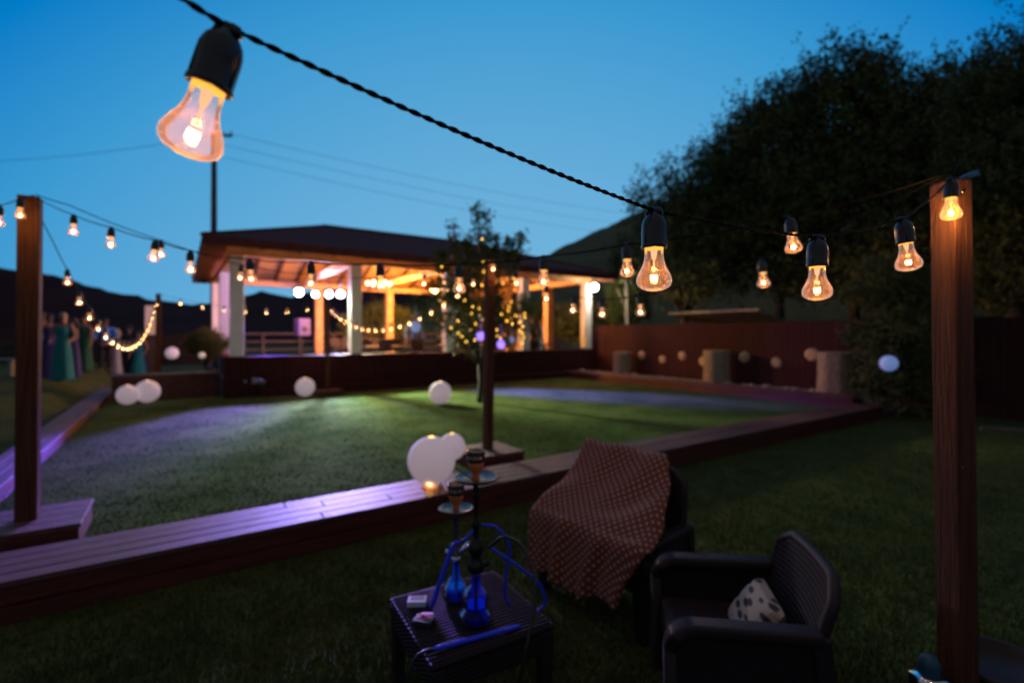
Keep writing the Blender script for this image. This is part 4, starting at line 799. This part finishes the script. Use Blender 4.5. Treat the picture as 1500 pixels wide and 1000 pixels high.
# ------------------------------------------------------------------ people
def skin_mesh(name, V, Ed, R, m):
    me = bpy.data.meshes.new(name); me.from_pydata(V, Ed, []); o = bpy.data.objects.new(name, me); COL.objects.link(o)
    sk = o.modifiers.new('skin', 'SKIN'); sk.branch_smoothing = .4
    for i, r_ in enumerate(R): me.skin_vertices[0].data[i].radius = (r_, r_)
    me.skin_vertices[0].data[0].use_root = True
    o.modifiers.new('sub', 'SUBSURF').levels = 2
    dg = bpy.context.evaluated_depsgraph_get(); dg.update(); nm = bpy.data.meshes.new_from_object(o.evaluated_get(dg)); bpy.data.objects.remove(o)
    nm.materials.clear(); nm.materials.append(M[m]); nm.polygons.foreach_set('use_smooth', [True]*len(nm.polygons)); return nm
def person(label, loc, rz, h, outfit, hair, cloth, cloth2=None, arms=None, bend=None, group=None, seated=False, female=True):
    t = thing('person', label, 'person', loc, rz, group); k = h/1.75; arms = arms or (random.uniform(.15,.5), random.uniform(.15,.5)); bend = bend or (random.uniform(.2,1.5), random.uniform(.2,1.2)); sw = .17 if female else .20
    V = [(0,0,.98)]; R = [.115]; E_ = []
    def add(p, r_, par): V.append(p); R.append(r_); E_.append((par, len(V)-1)); return len(V)-1
    w_ = add((0,0,1.12), .10 if female else .12, 0); ch = add((0,.0,1.30), .125 if female else .14, w_); nb = add((0,0,1.43), .075, ch); nk = add((0,-.005,1.50), .048, nb)
    jaw = add((0,-.02,1.565), .062, nk); hd = add((0,-.005,1.65), .088, jaw); add((0,.005,1.715), .060, hd); add((0,-.112,1.625), .012, hd)
    for s, ar, be in ((-1, arms[0], bend[0]), (1, arms[1], bend[1])):
        sh = add((s*sw,0,1.415), .055, nb); ex, ez = s*(sw+.27*math.sin(ar)), 1.415-.28*math.cos(ar); el = add((ex, -.02, ez), .040, sh)
        wx, wy, wz = ex+s*.05-s*.08*be, -.02-.24*math.sin(be), ez-.24*math.cos(be); wr = add((wx, wy, wz), .026, el)
        dv = Vector((0, -math.sin(be), -math.cos(be))); pm = add(tuple(Vector((wx,wy,wz))+dv*.07), .030, wr)
        for q in range(4):
            b0 = Vector((wx, wy, wz))+dv*.09+Vector((0, (q-1.5)*.018, 0)); f1 = add(tuple(b0), .010, pm); f2 = add(tuple(b0+dv*(.045+.006*(q in (1,2)))+Vector((-s*.006,0,0))), .008, f1); add(tuple(b0+dv*(.075+.01*(q in (1,2)))+Vector((-s*.018,0,0))), .006, f2)
        th = add(tuple(Vector((wx,wy-.03,wz))+dv*.04), .010, pm); add(tuple(Vector((wx-s*.01,wy-.05,wz))+dv*.07), .008, th)
    for s in (-1, 1):
        if seated:
            hp = add((s*.09,0,.93), .085, 0); kn = add((s*.11,-.42,.93), .058, hp); an = add((s*.11,-.44,.53), .038, kn); add((s*.12,-.56,.49), .03, an)
        else:
            hp = add((s*.09,0,.90), .085, 0); kn = add((s*.10,-.01,.50), .058, hp); an = add((s*.10,.02,.09), .038, kn); add((s*.12,-.12,.035), .032, an)
    sc = lambda pts: [tuple(c*k for c in p) for p in pts]
    o = link('body', skin_mesh('body', sc(V), E_, [r_*k for r_ in R], 'skin'), t)
    if seated: t.location.z -= .0
    mb = MB()
    for s in (-1, 1): mb.ball((s*.032*k, -.088*k, 1.655*k), .011*k, 8, 6)
    part('eyes', mb, 'eye', t, True)
    mb = MB(); mb.ball((0,.018*k,1.68*k), .098*k, 14, 10, .95, 1, 1.02)
    if female: mb.tube([(0,.07*k,1.66*k),(0,.10*k,1.55*k),(0,.09*k,1.42*k)], [.075*k,.065*k,.03*k], 10)
    part('hair', mb, hair, t, True)
    if outfit == 'dress':
        mb = MB(); ph = random.random()*6
        mb.lathe([(r_*k, z*k) for r_, z in ((.25,.02),(.24,.12),(.215,.40),(.185,.70),(.165,.92),(.135,1.06),(.125,1.13),(.15,1.27),(.155,1.35),(.11,1.40))], n=40, sy=.78, wob=lambda a, q: 1+.05*math.sin(a*7+ph)*max(0,1-q/4.5)); part('dress', mb, cloth, t, True)
    else:
        T = [(0,0,.93),(0,0,1.10),(0,0,1.30),(0,0,1.44)]; Rt = [.135,.13,.158,.088]; Et = [(0,1),(1,2),(2,3)]
        for s, ar, be in ((-1, arms[0], bend[0]), (1, arms[1], bend[1])):
            ex, ez = s*(sw+.27*math.sin(ar)), 1.415-.28*math.cos(ar); i = len(T); T += [(s*sw,0,1.415),(ex,-.02,ez),(ex+s*.04-s*.07*be, -.02-.20*math.sin(be), ez-.20*math.cos(be))]; Rt += [.075,.056,.042]; Et += [(3,i),(i,i+1),(i+1,i+2)]
        link('shirt', skin_mesh('shirt', sc(T), Et, [r_*k for r_ in Rt], cloth), t)
        T = [(0,0,.96)]; Rt = [.14]; Et = []
        for s in (-1, 1):
            i = len(T); T += ([(s*.09,0,.93),(s*.11,-.42,.93),(s*.11,-.44,.55)] if seated else [(s*.09,0,.86),(s*.10,-.01,.50),(s*.10,.02,.12)]); Rt += [.105,.078,.065]; Et += [(0,i),(i,i+1),(i+1,i+2)]
        link('trousers', skin_mesh('trousers', sc(T), Et, [r_*k for r_ in Rt], cloth2), t)
        mb = MB()
        for s in (-1, 1): mb.ball((s*.11*k, (-.50 if seated else -.05)*k, (.49 if seated else .045)*k), .075*k, 10, 6, .6, 1.7, .6)
        part('shoes', mb, 'suit', t, True)
    return t
def stand(px, feet, top, **k):
    z = .45; d = (CAMZ-z)*F/(feet-HY); h = (feet-top)/F*d; return Vector(((px-HX)/F*d, d, gz((px-HX)/F*d, d))), h
GP = 'wedding guests on the left terrace'
for px, feet, top, rz, out, hair, c1_, c2_, fem, lab, kw in (
    (92,557,459,.5,'dress','hair_blond','teal_cloth',None,True,'blond woman in a long teal dress standing nearest the left post',{}),
    (73,552,460,.9,'dress','hair_dark','navy_cloth',None,True,'dark haired woman in a dark dress behind the woman in teal',{}),
    (62,551,457,1.3,'dress','hair_dark','sky_cloth',None,True,'woman in a light blue dress half hidden by the left post',{}),
    (107,553,466,-.4,'dress','hair_dark','navy_cloth',None,True,'woman in a navy dress just right of the woman in teal',{}),
    (124,543,462,0,'dress','hair_dark','green_cloth',None,True,'woman in a dark green dress left of the man in the blue shirt',{}),
    (155,540,461,.6,'shirt','hair_dark','blue_cloth','suit',False,'man in a bright blue shirt and dark trousers turned to the group',{'arms':(.3,.3),'bend':(1.4,.6)}),
    (170,538,468,-.6,'dress','hair_blond','white_cloth',None,True,'woman in a whitish dress beside the man in the blue shirt',{}),
    (190,536,458,0,'shirt','hair_dark','suit','suit',False,'man in a dark suit standing under the bulb string',{}),
    (203,536,466,.3,'dress','hair_dark','teal_cloth',None,True,'person in a dark teal dress beside the man in the dark suit',{})):
    loc, h = stand(px, feet, top); h = min(1.88, max(1.5, h)); person(lab, loc, rz, h, out, hair, c1_, c2_, group=GP, female=fem, **kw)
GQ = 'guests inside the pavilion'
for px, v, rz, h, out, hair, c1_, c2_, fem, lab in ((607,15.4,.2,1.72,'shirt','hair_dark','sky_cloth','suit',False,'man in a pale blue shirt standing behind the parapet left of the tree'), (762,13.75,-.5,1.62,'dress','hair_dark','pink_cloth',None,True,'woman in a pinkish dress behind the parapet at the right of the tree'), (781,13.8,.4,1.75,'shirt','hair_dark','suit','suit',False,'man in dark clothes beside the woman in the pinkish dress'), (795,15.5,0,1.7,'dress','hair_dark','blue_cloth',None,True,'woman in a blue dress deeper inside the pavilion behind the man in dark clothes')):
    d = V_at(px, v); q = P(px,0,d); person(lab, (q.x,q.y,.451), rz, h, out, hair, c1_, c2_, group=GQ, female=fem)
# left background bits
p = P(8,528,13); t = thing('garden_bench', 'pale bench at the left edge behind the post', 'bench', (p.x-.5,p.y,gz(p.x,p.y)), .1)
mb = MB(); mb.box(-.8,.8,-.2,.2,.42,.46); part('seat', mb, 'pale_paint', t, bevel=.01); mb = MB(); mb.box(-.8,.8,.2,.24,.55,.85); part('backrest', mb, 'dark_wood', t, bevel=.01)
for x in (-.7,.7): mb = MB(); mb.box(x-.04,x+.04,-.19,.19,0,.418); part('leg', mb, 'pale_paint', t)
p = P(189,556,12.2); t = thing('storage_box', 'blue plastic box on the ground behind the pair of lanterns', 'box', (p.x,p.y,.1), .4)
mb = MB(); mb.box(-.26,.26,-.17,.17,0,.34); part('tub', mb, 'blue_plastic', t, bevel=.02); mb = MB(); mb.box(-.28,.28,-.19,.19,.342,.38); part('lid', mb, 'blue_plastic', t, bevel=.015)
p = P(220,0,19); t = thing('gate_pillar', 'white pillar beyond the guests beside the far corner post', 'pillar', (p.x,p.y,0), ANG)
mb = MB(); zt = P(0,448,19).z; mb.box(-.16,.16,-.16,.16,1.552,zt); part('shaft', mb, 'white_paint', t, bevel=.01); mb = MB(); mb.box(-.24,.24,-.24,.24,0,1.55); part('plinth', mb, 'dark_wood', t, bevel=.01)
t = thing('boundary_wall', 'dark brown boundary wall at the back of the left terrace', 'wall', P(270,0,20).xy.to_3d(), .25)
mb = MB(); mb.box(-14,2.2,0,.2,.3,1.5); part('wall_face', mb, 'dark_wood', t); mb = MB(); mb.box(-14,2.2,-.04,.24,1.502,1.56); part('coping', mb, 'dark_wood', t)
p = P(378,548,V_at(378,12.3)); t = thing('flower_basket', 'small basket of lilac flowers on the step at the pavilion front', 'flowers', (p.x,p.y,.302), 0)
mb = MB(); mb.lathe([(.0005,0),(.09,0),(.12,.14),(.13,.15)], n=16); part('basket', mb, 'dark_wood', t, True)
mb = MB()
for k in range(22): mb.ball((random.gauss(0,.07), random.gauss(0,.07), .17+random.uniform(0,.09)), random.uniform(.02,.04), 8, 6)
part('blossoms', mb, 'white_cloth', t, True)
